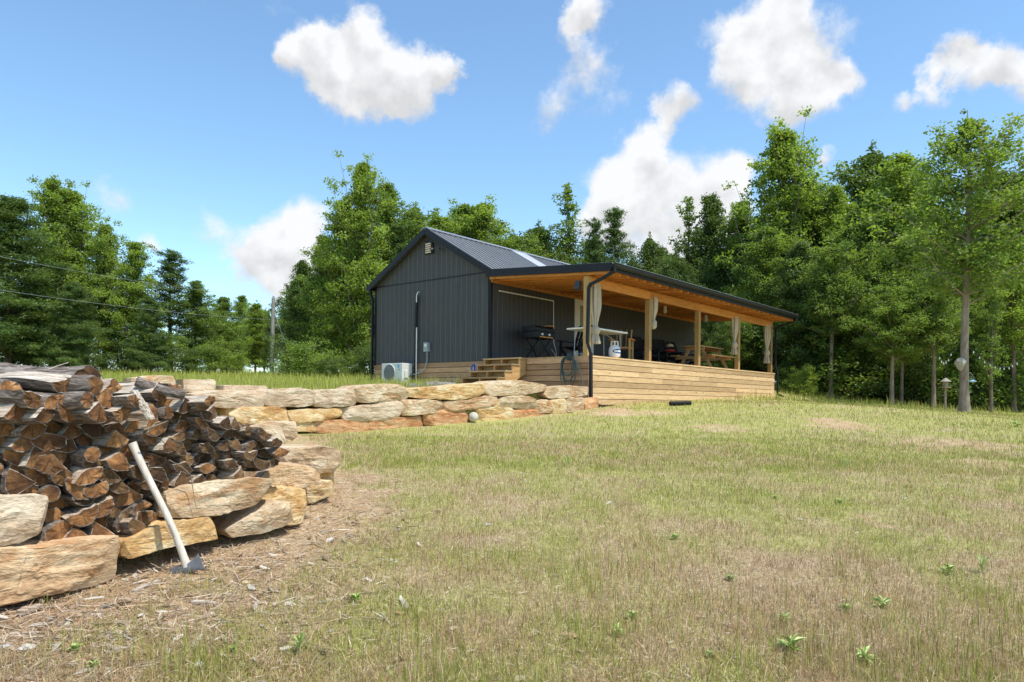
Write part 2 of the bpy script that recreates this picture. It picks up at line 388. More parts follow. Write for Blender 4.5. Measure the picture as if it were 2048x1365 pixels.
def ground(X, Y):
    X = np.asarray(X, float); Y = np.asarray(Y, float)
    lo = np.interp(Y, [-30, 0, 3.8, 5, 6.1, 8, 10, 13, 17, 20, 27, 32, 40, 60, 400], [-1.9, -1.3, -1.07, -.97, -.87, -.76, -.69, -.55, -.27, -.02, .19, .48, .6, .8, 2])
    lo = lo - .055 * np.clip(X - 9, 0, 12) * ss((Y - 5) / 15) + (fbm(X * .5, Y * .5, 5) - .5) * .08
    lo = lo + .10 * np.exp(-((X - 2.3) ** 2 + (Y - 17.2) ** 2) / .5)
    upz = np.interp(Y, [0, 12, 22, 45, 70, 400], [-.1, .12, .47, 1.5, 2.2, 4]) + (fbm(X * .4, Y * .4, 9) - .5) * .08
    mi = -.43 + 0 * X
    du = sdist(X, Y, UB); wd = np.interp(Y, [0, 17.5, 24, 40, 100], [.22, .3, 3, 12, 30])
    mu = ss(du / wd + np.where(Y > 22, .5, 0))
    mm = ss(sdist(X, Y, MBD) / .25)
    z = lo * (1 - mm) + mi * mm
    return z * (1 - mu) + upz * mu
def g1(x, y): return float(ground(np.array([x]), np.array([y]))[0])
def gp(px, py, y0=2.5, y1=60):
    """point of the ground seen in a direction"""
    d = ray(px, py); Ys = np.arange(y0, y1, .02); h = d.z * Ys - ground(d.x * Ys, Ys)
    k = np.argmax(h < 0); Y = Ys[k]; return Vector((d.x * Y, Y, g1(d.x * Y, Y)))

BARE = [(700, 1010, .5, .6), (640, 1070, .4, .4), (745, 960, .35, .5), (540, 1110, .4, .35), (1450, 858, .9, 1.2), (1700, 856, .9, .9), (1900, 885, 1.6, 1.5), (1950, 930, 1., 1), (1770, 1050, .5, .5), (1640, 840, .8, .8),
        (1300, 825, 1.6, .7), (1220, 830, 1.0, .5), (420, 1170, .8, .45), (250, 1230, .7, .35), (80, 1270, .6, .3), (850, 870, 1.2, .35), (1500, 1150, .35, .3), (1000, 1190, .3, .25)]
BP = []
for (x, y, rx, ry) in BARE:
    p = gp(x, y); BP.append((p.x, p.y, rx, ry))
def bare(X, Y):
    s = 0 * X
    for (x, y, rx, ry) in BP: s = s + (1.3 if y > 10 else 1) * np.exp(-(((X - x) / rx) ** 2 + ((Y - y) / ry) ** 2))
    wallside = np.exp(-np.clip(sdist(X, Y, [(-3.3, 2.2), (-2.6, 3.8), (-1.9, 4.9), (-1.4, 5.5), (-1.4, 6.6), (-2, 8), (-3.3, 11.5)]) * -1, 0, 9) ** 2 / .2)
    wallside = np.where(Y > 12, 0, wallside)
    n = fbm(X * 1.7, Y * 1.7, 21)
    n5 = fbm(X * 5, Y * 5, 22)
    return np.clip((.8 * s + .9 * wallside) * (.2 + n * .7 + n5 * .7) - .18 + (n5 - .62) * .8, 0, 1)
def greenness(X, Y):
    n = fbm(X * .7, Y * .5, 31); n2 = fbm(X * 3.1, Y * 2.4, 41)
    base = np.interp(Y, [2, 4, 6, 9, 14, 25], [.34, .40, .54, .70, .84, .9])
    g = base + (n - .5) * .9 + (n2 - .5) * 1.3
    up = sdist(X, Y, UB) > 0
    return np.clip(np.where(up, g + .45, g), 0, 1)
def warp(n, a, b, c, k):
    t = np.linspace(-1, 1, n); return t
xs = np.concatenate([np.linspace(-260, -30, 24)[:-1], np.linspace(-30, -9, 60)[:-1], np.linspace(-9, 9, 300)[:-1], np.linspace(9, 30, 90)[:-1], np.linspace(30, 260, 24)])
ys = np.concatenate([np.linspace(-40, 1, 20)[:-1], np.linspace(1, 19, 300)[:-1], np.linspace(19, 45, 110)[:-1], np.linspace(45, 420, 34)])
GX, GY = np.meshgrid(xs, ys); GZ = ground(GX, GY) + np.where((GY < 20), (fbm(GX * 6, GY * 6, 77) - .5) * .03, 0)
nx, ny = len(xs), len(ys)
me = bpy.data.meshes.new('ground'); V = np.stack([GX.ravel(), GY.ravel(), GZ.ravel()], 1)
idx = np.arange(nx * ny).reshape(ny, nx)
q = np.stack([idx[:-1, :-1].ravel(), idx[:-1, 1:].ravel(), idx[1:, 1:].ravel(), idx[1:, :-1].ravel()], 1)
def np_mesh(name, V, q, smooth=False):
    me = bpy.data.meshes.new(name); k = q.shape[1]
    me.vertices.add(len(V)); me.vertices.foreach_set('co', V.astype(np.float32).ravel())
    me.loops.add(q.size); me.loops.foreach_set('vertex_index', q.astype(np.int32).ravel())
    me.polygons.add(len(q)); me.polygons.foreach_set('loop_start', np.arange(0, q.size, k, dtype=np.int32))
    try: me.polygons.foreach_set('loop_total', np.full(len(q), k, dtype=np.int32))
    except Exception: pass
    if smooth: me.polygons.foreach_set('use_smooth', np.ones(len(q), dtype=bool))
    me.update(calc_edges=True); return me
me = np_mesh('ground', V, q, True)
def setcol(me, name, rgb):
    a = me.attributes.new(name, 'FLOAT_COLOR', 'POINT'); b = np.ones((len(rgb), 4), np.float32); b[:, :3] = rgb; a.data.foreach_set('color', b.ravel())
bareV = bare(V[:, 0], V[:, 1]); grV = greenness(V[:, 0], V[:, 1])
setcol(me, 'cover', np.stack([bareV, grV, fbm(V[:, 0] * 1.3, V[:, 1] * 1.3, 61)], 1))
m = M('ground_soil_and_thatch'); cv = m.n.new('ShaderNodeAttribute'); cv.attribute_name = 'cover'
sp = m.n.new('ShaderNodeSeparateColor'); m.l.new(cv.outputs['Color'], sp.inputs[0])
c = m.coord(); nf_ = m.noise(c, 55, 5, .7); nm_ = m.noise(c, 9, 5, .65); nb_ = m.noise(c, 1.4, 5, .6)
straw = m.noise(m.coord((90, 22, 1)), 1.3, 4, .6, 2.5)
dirt = m.ramp(nm_, [(.3, (.38, .26, .12)), (.5, (.58, .44, .25)), (.7, (.74, .63, .44))])
orange = m.ramp(nm_, [(.3, (.36, .17, .07)), (.7, (.56, .35, .18))])
dirt = m.mix(sp.outputs[2], dirt, orange)
thatch = m.ramp(m.math('ADD', m.math('MULTIPLY', straw, .6), m.math('MULTIPLY', nf_, .4)), [(.36, (.14, .095, .05)), (.5, (.44, .32, .19)), (.62, (.74, .60, .41))])
grn = m.ramp(m.math('ADD', m.math('MULTIPLY', nf_, .6), m.math('MULTIPLY', nm_, .4)), [(.36, (.13, .14, .03)), (.5, (.36, .37, .09)), (.64, (.62, .55, .22))])
col = m.mix(m.math('MULTIPLY', sp.outputs[1], .8), thatch, grn)
col = m.mix(m.ramp(m.math('ADD', sp.outputs[0], m.math('MULTIPLY', m.math('SUBTRACT', nm_, .5), .5)), [(.3, (0, 0, 0)), (.65, (1, 1, 1))]), col, m.mix(.35, dirt, thatch))
ground_mat = m.fin(col, .95, m.bump(straw, .7, .02, m.bump(nf_, .5, .015)), 0, .1)
gobj = tag(mesh_obj('ground', me, None, [ground_mat]), 'sloping yard of sparse dry grass, straw and sandy soil', 'ground', kind='structure')

# ------------------------------------------------------------------ grass (uncountable)
def blades(n, ysamp, xr, hfn, wfn, colfn, rs, lean=.35, keep=None):
    Y = ysamp(rs, n); X = xr(rs, Y)
    if keep is not None:
        k = keep(X, Y, rs); X, Y = X[k], Y[k]
    n = len(X); Z = ground(X, Y)
    h = hfn(X, Y, rs); wd = wfn(Y)
    a = rs.uniform(0, 2 * np.pi, n); la = rs.uniform(0, 2 * np.pi, n); ln = np.abs(rs.normal(0, lean, n)) * h
    bx, by = np.cos(a) * wd / 2, np.sin(a) * wd / 2
    v0 = np.stack([X - bx, Y - by, Z - .01], 1); v1 = np.stack([X + bx, Y + by, Z - .01], 1)
    mxx, myy = X + np.cos(la) * ln * .35, Y + np.sin(la) * ln * .35
    v2 = np.stack([mxx + bx * .8, myy + by * .8, Z + h * .55], 1); v3 = np.stack([mxx - bx * .8, myy - by * .8, Z + h * .55], 1)
    v4 = np.stack([X + np.cos(la) * ln, Y + np.sin(la) * ln, Z + h], 1)
    V = np.stack([v0, v1, v2, v3, v4], 1).reshape(-1, 3)
    b = np.arange(n)[:, None] * 5
    T = np.concatenate([b + [0, 1, 2], b + [0, 2, 3], b + [3, 2, 4]], 0)
    C = np.repeat(colfn(X, Y, rs), 5, axis=0)
    return V, T, C
def grass_obj(name, parts, mat, label):
    Vs, Ts, Cs = [], [], []; o = 0
    for V, T, C in parts: Vs.append(V); Ts.append(T + o); Cs.append(C); o += len(V)
    me = np_mesh(name, np.concatenate(Vs), np.concatenate(Ts)); setcol(me, 'gcol', np.concatenate(Cs))
    return tag(mesh_obj(name, me, None, [mat]), label, 'grass', kind='stuff')
m = M('grass_blades'); a = m.n.new('ShaderNodeAttribute'); a.attribute_name = 'gcol'
m.l.new(a.outputs['Color'], m.b.inputs['Base Color']); m.b.inputs['Roughness'].default_value = .7; m.b.inputs['Specular IOR Level'].default_value = .15
tr = m.n.new('ShaderNodeBsdfTranslucent'); m.l.new(a.outputs['Color'], tr.inputs['Color']); mxs = m.n.new('ShaderNodeMixShader'); mxs.inputs[0].default_value = .3
m.l.new(m.b.outputs[0], mxs.inputs[1]); m.l.new(tr.outputs[0], mxs.inputs[2]); m.l.new(mxs.outputs[0], m.out.inputs[0])
grass_mat = m.mat
def ylog(a, b):
    def f(rs, n):
        u = rs.uniform(0, 1, n); return 1 / (1 / a + u * (1 / b - 1 / a))  # density falls with distance squared
    return f
def ymid(a, b):
    def f(rs, n): return np.exp(rs.uniform(np.log(a), np.log(b), n))
    return f
def xfr(rs, Y): return rs.uniform(-.86, .86, len(Y)) * Y
GREEN = np.array([[.36, .40, .06], [.47, .47, .10], [.26, .34, .05], [.55, .52, .17]])
DRY = np.array([[.60, .40, .20], [.66, .50, .27], [.50, .30, .15], [.78, .63, .39], [.40, .28, .15]])
def gcol(X, Y, rs, add=0.):
    g = greenness(X, Y) + add; n = len(X); isg = rs.uniform(0, 1, n) < g * .85
    c = np.where(isg[:, None], GREEN[rs.integers(0, 4, n)], DRY[rs.integers(0, 5, n)])
    return c * rs.uniform(.62, 1.15, (n, 1))
def house_keep(X, Y):
    lx = (X + .616) * .64 + (Y - 20) * .768; ly = -(X + .616) * .768 + (Y - 20) * .64
    return ~((lx > -.02) & (lx < 12.5) & (ly > -3.28) & (ly < 4.9))
def keep_lawn(X, Y, rs):
    return (rs.uniform(0, 1, len(X)) < (1 - bare(X, Y)) * (.35 + .65 * fbm(X * 3.2, Y * 3.2, 91))) & house_keep(X, Y) & ~((sdist(X, Y, MBD) > -.35) & (sdist(X, Y, UB) < 0)) & ~((sdist(X, Y, UB) > -.45) & (sdist(X, Y, UB) < .1) & (Y < 18))
rs = np.random.default_rng(3)
def wf(Y): return np.maximum(.0026, Y * .00055)
lawn = [
 blades(420000, ymid(2.4, 12), xfr, lambda X, Y, r: np.abs(r.normal(.024, .018, len(X))) + .010, wf, gcol, rs, .9, keep_lawn),
 blades(26000, ymid(2.4, 9), xfr, lambda X, Y, r: np.abs(r.normal(.055, .03, len(X))) + .02, wf, lambda X, Y, r: gcol(X, Y, r, .25), rs, .2,
        lambda X, Y, r: keep_lawn(X, Y, r) & (fbm(X * 1.3, Y * 1.3, 12) > .5)),
 blades(260000, ymid(8, 46), xfr, lambda X, Y, r: np.abs(r.normal(.032, .022, len(X))) + .015, wf, lambda X, Y, r: gcol(X, Y, r, .05), rs, .45, keep_lawn),
 blades(60000, ymid(19, 60), xfr, lambda X, Y, r: np.abs(r.normal(.16, .08, len(X))) + .05, wf, lambda X, Y, r: gcol(X, Y, r, .35), rs, .3,
        lambda X, Y, r: keep_lawn(X, Y, r) & ((sdist(X, Y, UB) > 0) | (Y > 23 + .15 * X))),
 blades(9000, ymid(2.5, 4.6), lambda rs, Y: rs.uniform(-.6, .85, len(Y)) * Y, lambda X, Y, r: np.abs(r.normal(.085, .03, len(X))) + .03, lambda Y: Y * 0 + .0028, lambda X, Y, r: gcol(X, Y, r, .4), rs, .16,
        lambda X, Y, r: (fbm(X * 2.3, Y * 2.3, 55) > .56) & (bare(X, Y) < .5) & (sdist(X, Y, MBD) < -.6)),
 blades(26000, ymid(9.5, 19), lambda rs, Y: rs.uniform(-.86, -.1, len(Y)) * Y, lambda X, Y, r: np.abs(r.normal(.12, .05, len(X))) + .03, wf, lambda X, Y, r: gcol(X, Y, r, .35), rs, .3,
        lambda X, Y, r: keep_lawn(X, Y, r) & (sdist(X, Y, UB) > 0)),
]
grass_obj('grass', lawn, grass_mat, 'thin dry and green grass blades across the whole yard')
# straw, chips and bark fragments lying on the soil
def litter(n, cs, ysamp, xr, keep, lr, wr):
    Y = ysamp(rs, n); X = xr(rs, Y); k = keep(X, Y, rs); X, Y = X[k], Y[k]; n = len(X); Z = ground(X, Y) + rs.uniform(.004, .02, n)
    a = rs.uniform(0, np.pi, n); L = rs.uniform(*lr, n) / 2; W = rs.uniform(*wr, n) / 2; tl = rs.normal(0, .22, n); t2 = rs.normal(0, .4, n)
    dx, dy, dz = np.cos(a) * L, np.sin(a) * L, tl * L; ex, ey, ez = -np.sin(a) * W, np.cos(a) * W, t2 * W
    P = lambda s, t: np.stack([X + s * dx + t * ex, Y + s * dy + t * ey, Z + s * dz + t * ez], 1)
    V = np.stack([P(-1, -.4), P(-.3, -1), P(1, -.3), P(.8, .6), P(-.2, 1)], 1).reshape(-1, 3)
    b = np.arange(n)[:, None] * 5; T = np.concatenate([b + [0, 1, 4], b + [1, 3, 4], b + [1, 2, 3]], 0)
    return V, T, np.repeat(cs[rs.integers(0, len(cs), n)] * rs.uniform(.7, 1.2, (n, 1)), 5, axis=0)
STRAW = np.array([[.60, .48, .34], [.46, .33, .22], [.72, .62, .47], [.32, .22, .15], [.54, .38, .24]])
CHIP = np.array([[.62, .55, .45], [.50, .40, .28], [.70, .66, .58], [.30, .22, .15]])
nearleft = lambda X, Y, r: (r.uniform(0, 1, len(X)) < np.exp(-np.clip(X + 1.9 - (Y - 4) * .25, 0, 9) ** 2 / 1.0)) & (sdist(X, Y, MBD) < .1)
grass_obj('straw_litter', [
 litter(90000, STRAW, ymid(2.4, 12), xfr, lambda X, Y, r: (sdist(X, Y, MBD) < .1) & house_keep(X, Y) & (r.uniform(0, 1, len(X)) < .45 + bare(X, Y)), (.02, .07), (.002, .005)),
 litter(14000, STRAW, ymid(2.6, 7.5), lambda rs, Y: rs.uniform(-.85, -.15, len(Y)) * Y, nearleft, (.04, .16), (.003, .007)),
 litter(900, CHIP, ymid(2.6, 6), lambda rs, Y: rs.uniform(-.85, -.1, len(Y)) * Y, nearleft, (.03, .13), (.012, .035)),
 litter(160, CHIP, ymid(2.6, 18), xfr, lambda X, Y, r: (sdist(X, Y, MBD) < 0) & (sdist(X, Y, UB) < 0) & house_keep(X, Y), (.02, .06), (.015, .04)),
], grass_mat, 'dead straw, bark flakes and wood chips littering the soil')['category'] = 'litter'

# ------------------------------------------------------------------ boulders of the retaining walls
def chaikin(P, it=1):
    for _ in range(it):
        Q = []
        for i in range(len(P)):
            a, b = P[i], P[(i + 1) % len(P)]
            Q += [(a[0] * .95 + b[0] * .05, a[1] * .95 + b[1] * .05), (a[0] * .05 + b[0] * .95, a[1] * .05 + b[1] * .95)]
        P = Q
    return P
def resample(P, n):
    L = [0]
    for i in range(len(P)): L.append(L[-1] + math.dist(P[i], P[(i + 1) % len(P)]))
    out = []; j = 0
    for k in range(n):
        s = L[-1] * k / n
        while L[j + 1] < s: j += 1
        t = (s - L[j]) / max(1e-9, L[j + 1] - L[j]); a, b = P[j % len(P)], P[(j + 1) % len(P)]
        out.append((a[0] * (1 - t) + b[0] * t, a[1] * (1 - t) + b[1] * t))
    return out
def hitplane(px, py, P0, d):
    r = ray(px, py); rx = r.x
    s = (rx * P0[1] - P0[0]) / (d[0] - rx * d[1]); Y = P0[1] + s * d[1]
    return s, r.z * Y
def stone(poly, P0, d, depth, mat, label, seed, off=0., n=44, amp=1., grow=1.0, group='boulders of the dry stacked retaining walls', tilt=0):
    d = Vector((d[0], d[1], 0)).normalized(); nr = Vector((d.y, -d.x, 0)); P0 = (P0[0] - nr.x * off, P0[1] - nr.y * off)
    pts = [hitplane(x, y, P0, (d.x, d.y)) for x, y in poly]
    P = resample(chaikin(pts), n); cx = sum(p[0] for p in P) / n; cz = sum(p[1] for p in P) / n
    wdt = max(p[0] for p in P) - min(p[0] for p in P); hgt = max(p[1] for p in P) - min(p[1] for p in P)
    sz = min(wdt, hgt); rg = random.Random(seed)
    rings = [(.02, .05), (.2, .05), (.4, .05), (.58, .05), (.74, .05), (.88, .046), (.965, .036), (.99, .0), (1.0, -.05), (1.0, -.2), (1.0, -.45), (.98, -.7), (.94, -.9), (.8, -1.0), (.4, -1.02), (.02, -1.02)]
    if n > 60:
        rr2 = []
        for (a0, b0), (a1, b1) in zip(rings[:-1], rings[1:]):
            for q_ in range(3): rr2.append((a0 + (a1 - a0) * q_ / 3, b0 + (b1 - b0) * q_ / 3))
        rings = rr2 + [rings[-1]]
    vs = []
    for (sc_, dp) in rings:
        fw = dp * sz * .9 if dp > 0 else dp * depth
        for (x, z) in P:
            q = Vector((cx, 0, cz)); vs.append(Vector(((x - cx) * sc_ * grow, 0, (z - cz) * sc_ * grow)) + Vector((0, -fw, 0)))
    # chip a few plane cuts off (front-biased)
    ext = [max(v[i] for v in vs) for i in range(3)], [min(v[i] for v in vs) for i in range(3)]
    for k in range(12):
        dr = (Vector((rg.uniform(-.6, .6), -1, rg.uniform(-.55, .55))) if k < 9 else Vector((rg.choice((-1, 1)) * rg.uniform(.6, 1), rg.uniform(-1, -.3), rg.uniform(-.9, .9)))).normalized()
        mxv = max(v.dot(dr) for v in vs); lim = mxv - rg.uniform(.01, .10) * sz
        vs = [v - dr * (v.dot(dr) - lim) if v.dot(dr) > lim else v for v in vs]
    out = []; o3 = Vector((seed * 7.13, seed * 3.7, seed * 1.9))
    for v in vs:
        f = 2.2 / max(.25, sz)
        a = mnoise.fractal(v * f * .6 + o3, 1.0, 2.0, 4)
        b = mnoise.ridged_multi_fractal(Vector((v.x * 3, v.y * 3, v.z * 13)) + o3, .9, 2.1, 4, 1.0, 2.0) - 1.0
        c_ = mnoise.fractal(v * 22 + o3, .9, 2.1, 3)
        nn = v.normalized() if v.length > 1e-6 else Vector((0, -1, 0))
        nn = Vector((nn.x * .4, nn.y - .5 if v.y < .0 else nn.y, nn.z * .9))
        out.append(v + nn * (a * .06 * sz + b * .015 * min(1, sz * 3) + c_ * .008) * amp)
    fs = []; k = len(rings)
    for i in range(k - 1):
        for j in range(n): fs.append((i * n + j, (i + 1) * n + j, (i + 1) * n + (j + 1) % n, i * n + (j + 1) % n))
    fs.append(tuple(range(n))); fs.append(tuple(range((k) * n - 1, (k - 1) * n - 1, -1)))
    bz = min(v.z for v in out)
    out = [Vector((v.x, v.y, v.z - bz)) for v in out]
    me = bpy.data.meshes.new('wall_stone'); me.from_pydata(out, [], fs); me.materials.append(mat)
    me.update()
    o = bpy.data.objects.new('wall_stone', me); COL.objects.link(o)
    wp = Vector((P0[0] + d.x * cx, P0[1] + d.y * cx, cz + bz))
    o.location = wp; o.rotation_euler = (0, 0, math.atan2(d.y, d.x))
    return tag(o, label, 'stone', group)
def bx4(x0, y0, x1, y1, s=0, j=.08):
    rg = random.Random(int(x0 * 13 + y0 * 7)); w_, h_ = x1 - x0, y1 - y0
    J = lambda a: rg.uniform(-a, a)
    return [(x0 + .01 * w_, y0 + h_ * (.14 + J(j))), (x0 + w_ * .05, y0 + h_ * (.03 + abs(J(.1)))), (x0 + w_ * .45, y0 + h_ * abs(J(.12))), (x0 + w_ * .93, y0 + h_ * (.02 + abs(J(.14)))), (x1, y0 + h_ * (.16 + J(j))), (x1 - w_ * .02, y0 + h_ * (.87 + J(j))), (x0 + w_ * .93, y1), (x0 + w_ * .5, y1 - h_ * abs(J(.06))), (x0 + w_ * .06, y1 - h_ * abs(J(.08))), (x0, y0 + h_ * (.88 + J(j)))]
FP, FD = (-2.44, 13.1), (.71, .70)
far_stones = [
 ([(1092,790),(1095,778),(1110,774),(1140,772),(1175,774),(1177,790),(1140,796),(1100,797)], st_cream, 'flat cream boulder, top of the wall next to the hose and downspout', 0),
 ([(968,778),(975,768),(1000,762),(1040,762),(1092,770),(1093,782),(1060,788),(1025,792),(985,792),(968,787)], st_cream, 'long cream boulder with rusty spots, top row below the right side of the stairs', 0),
 ([(816,778),(850,776),(900,773),(940,768),(969,767),(972,780),(960,792),(920,801),(880,799),(840,797),(820,793)], st_gold, 'long golden boulder, top row below the left side of the stairs', 0),
 ([(706,779),(720,772),(790,768),(812,775),(821,790),(815,799),(770,804),(730,806),(714,802)], st_cream, 'blocky cream boulder, top row in front of the air conditioner', 0),
 ([(627,781),(700,779),(712,785),(717,800),(712,811),(660,816),(631,814)], st_pink, 'grey cream boulder with flat top, top row left of the air conditioner', 0),
 ([(531,786),(545,779),(600,778),(625,782),(639,792),(637,809),(600,815),(545,814),(530,809)], st_pink, 'smooth pinkish boulder, top row just right of the firewood', 0),
 ([(390,789),(440,781),(500,782),(534,783),(530,814),(480,817),(400,812)], st_pink, 'pale grey boulder, top row behind the right end of the firewood', 0),
 (bx4(1134,793,1177,825), st_cream, 'chunky cream boulder, second row at the right end of the wall', 0),
 (bx4(1103,796,1135,829), st_gold, 'small upright golden boulder, second row near the right end', 0),
 (bx4(1073,799,1106,827), st_tan, 'small square tan boulder, second row near the right end', 0),
 ([(1000,796),(1040,790),(1060,794),(1077,802),(1075,821),(1030,817),(1001,813)], st_cream, 'wide cream boulder, second row below the stairs', 0),
 (bx4(984,797,1003,815), st_gold, 'tiny golden wedge stone, second row between two long boulders', .02),
 ([(887,804),(935,801),(970,792),(999,792),(996,806),(980,814),(930,821),(889,824)], st_tan, 'long tan boulder, second row above the white ball', 0),
 ([(803,801),(850,799),(885,803),(889,815),(870,826),(830,831),(806,832)], st_cream, 'cream boulder with rusty edge, second row left of the long tan one', 0),
 ([(689,816),(720,812),(780,801),(800,802),(808,815),(804,834),(770,841),(700,843),(689,836)], st_pink, 'large pinkish grey boulder, second row left of middle', 0),
 ([(576,823),(600,819),(650,818),(687,816),(689,832),(660,840),(600,846),(582,842)], st_gold, 'long golden brown slab, second row beside the firewood end', 0),
 ([(462,817),(520,815),(570,814),(583,838),(580,847),(500,848),(462,845)], st_gold, 'orange speckled boulder, second row touching the firewood end', 0),
 (bx4(1103,822,1154,843), st_tan, 'low tan stone, bottom row near the right end', .03),
 (bx4(1151,821,1173,838), st_rust, 'small reddish stone, bottom row at the right end', .02),
 (bx4(1025,818,1096,842), st_rust, 'reddish boulder, bottom row below the wide cream one', .03),
 (bx4(954,813,1028,846), st_gold, 'brown and yellow banded boulder right of the white ball', .02),
 (bx4(850,821,938,852), st_rust, 'orange red boulder left of the white ball', .02),
 (bx4(740,833,849,866), st_rust, 'rust coloured boulder, bottom row below the large pinkish one', .02),
 (bx4(631,840,742,868), st_rust, 'low rusty boulder, bottom row left of middle', .02),
 (bx4(580,845,634,864), st_gold, 'small pale golden stone, bottom row beside the corner block', .02),
 (bx4(1170,795,1200,832), st_rust, 'red clay stone beneath the downspout foot', -.05),
]
for i, (pl, mt, lb, off) in enumerate(far_stones):
    stone(pl, FP, FD, .55 if i > 6 else .75, mt, lb, 11 + i, off, grow=1.04)
caps = [((447,770,536,785), st_pink, 'low pale stone lying on the wall behind the pink boulder'), ((366,757,433,786), st_pink, 'rounded tan stone on the upper wall right of the cut log'),
        ((262,751,353,790), st_cream, 'humped cream stone on the upper wall behind the firewood top'), ((-80,752,84,800), st_tan, 'wide tan stone on the upper wall at the left edge')]
for i, (b, mt, lb) in enumerate(caps):
    stone(bx4(*b), FP, FD, .5, mt, lb, 60 + i, .45)
NP_, NDr = (-2.2, 4.12), (.591, .807)
near = [
 ([(-120,1110),(0,1097),(100,1090),(180,1078),(243,1074),(247,1090),(241,1120),(237,1160),(190,1172),(130,1186),(60,1197),(0,1212),(-120,1235)], st_tan, 'huge tan boulder at the left edge lying on the ground under the firewood', NP_, NDr, .42, -.02),
 ([(-120,1000),(20,993),(92,992),(102,1003),(97,1035),(86,1066),(40,1084),(0,1091),(-120,1100)], st_pink, 'smooth tan boulder stacked on the huge one at the left edge', NP_, NDr, .3, .0),
 ([(336,992),(372,972),(440,964),(500,956),(552,960),(532,984),(512,1012),(450,1028),(380,1036),(336,1036)], st_cream, 'jagged cream white slab under the right half of the firewood', NP_, NDr, .5, .05),
 ([(247,1085),(330,1046),(420,1034),(436,1056),(442,1078),(330,1096),(262,1118),(247,1112)], st_gold, 'low golden brown boulder on the ground behind the axe handle', NP_, NDr, .5, .04),
 ([(452,1062),(476,1046),(520,1020),(552,1004),(588,1008),(600,1040),(565,1056),(500,1072),(466,1078)], st_cream, 'yellow cream boulder on the ground below the jagged slab', (-1.5, 5.2), (.7, .7), .35, -.08),
 ([(500,995),(525,978),(570,975),(612,980),(614,1015),(605,1045),(520,1060),(500,1040)], st_gold, 'orange boulder standing behind the yellow cream one', (-1.5, 5.35), (.75, .66), .4, .0),
 ([(400,1040),(450,1022),(520,1000),(525,1040),(470,1070),(420,1075)], st_rust, 'dark rusty stone in the hollow under the jagged slab', (-1.5, 5.2), (.7, .7), .3, .3),
 ([(512,978),(530,948),(560,930),(622,934),(640,948),(642,968),(610,976),(530,984)], st_tan, 'flat sided tan boulder right of the firewood end', (-1.5, 5.5), (.8, .6), .5, -.02),
 ([(560,912),(575,898),(660,896),(684,902),(684,930),(668,946),(636,948),(600,938),(562,936)], st_cream, 'big white boulder capping the corner of the lower wall', (-1.62, 6.15), (.85, .5), .75, -.08),
 ([(628,944),(668,942),(668,966),(640,970)], st_gold, 'small gold stone wedged under the white corner boulder', (-1.55, 6.2), (.9, .4), .35, .0),
 ([(608,970),(640,962),(666,964),(667,990),(640,1002),(612,1010)], st_gold, 'mossy yellow stone at the foot of the wall corner', (-1.5, 6.05), (.9, .4), .35, .0),
 ([(516,850),(540,845),(592,846),(595,872),(585,884),(530,884)], st_cream, 'two toned block between the firewood and the far wall', (-2.35, 7.9), (.95, .3), .7, .0),
 ([(470,858),(520,850),(560,856),(572,884),(560,895),(480,895)], st_cream, 'pale block peeping out behind the firewood end', (-2.2, 7.2), (.95, .3), .5, .0),
]
for i, (pl, mt, lb, p0, dr, dep, off) in enumerate(near):
    stone(pl, p0, dr, dep, mt, lb, 101 + i, off, 90, 1.0, 1.02)

# ------------------------------------------------------------------ firewood
def endgrain(nm, k, tint):
    m = M(nm); c = m.coord(); s = m.sep(c); rr = m.rand()
    rad = m.math('SQRT', m.math('ADD', m.math('MULTIPLY', s[1], s[1]), m.math('MULTIPLY', s[2], s[2])))
    n = m.noise(c, 14, 4, .6); off = m.comb(m.math('MULTIPLY', rr, 30), m.math('MULTIPLY', rr, 11), m.math('MULTIPLY', rr, 17)); n2 = m.noise(m.vadd(c, off), 9, 5, .65)
    ring = m.math('SINE', m.math('MULTIPLY', m.math('ADD', rad, m.math('MULTIPLY', n, .02)), 900))
    col = m.ramp(n2, [(.3, (.05, .028, .013)), (.45, (.16, .085, .036)), (.58, (.32, .18, .075)), (.72, (.50, .33, .17))])
    col = m.mix(m.math('MULTIPLY', m.math('MULTIPLY_ADD', ring, .5, .5), .28), col, (.10, .04, .018))
    nv = m.n.new('ShaderNodeVectorMath'); nv.operation = 'NORMALIZE'; m.l.new(m.comb(0.0, s[1], s[2]), nv.inputs[0])
    ray_ = m.noise(m.vadd(nv.outputs[0], off), 7, 3, .7)
    col = m.mix(m.math('MULTIPLY', m.ramp(ray_, [(.36, (1, 1, 1)), (.46, (0, 0, 0))]), .7), col, (.04, .02, .01))
    tone = m.ramp(rr, [(0, tuple(.55 * k * q for q in tint)), (.4, tuple(.85 * k * q for q in tint)), (1, tuple(1.4 * k * q for q in tint))])
    col = m.mix(1, col, tone, 'MULTIPLY')
    return m.fin(col, .85, m.bump(m.math('ADD', m.math('MULTIPLY', ring, .3), n), .5, .006))
def splitwood():
    m = M('weathered_split_wood'); rr = m.rand(); off = m.comb(m.math('MULTIPLY', rr, 30), m.math('MULTIPLY', rr, 11), m.math('MULTIPLY', rr, 17))
    c = m.vadd(m.coord((4, 60, 60)), off); n = m.noise(c, 1.2, 6, .65, .8)
    col = m.ramp(n, [(.32, (.08, .055, .04)), (.42, (.34, .27, .20)), (.55, (.58, .50, .40)), (.7, (.76, .70, .61))])
    br = m.ramp(rr, [(.3, (0, 0, 0)), (.9, (1, 1, 1))])
    col = m.mix(m.math('MULTIPLY', br, .4), col, (.34, .20, .11))
    return m.fin(col, .9, m.bump(n, .9, .012))
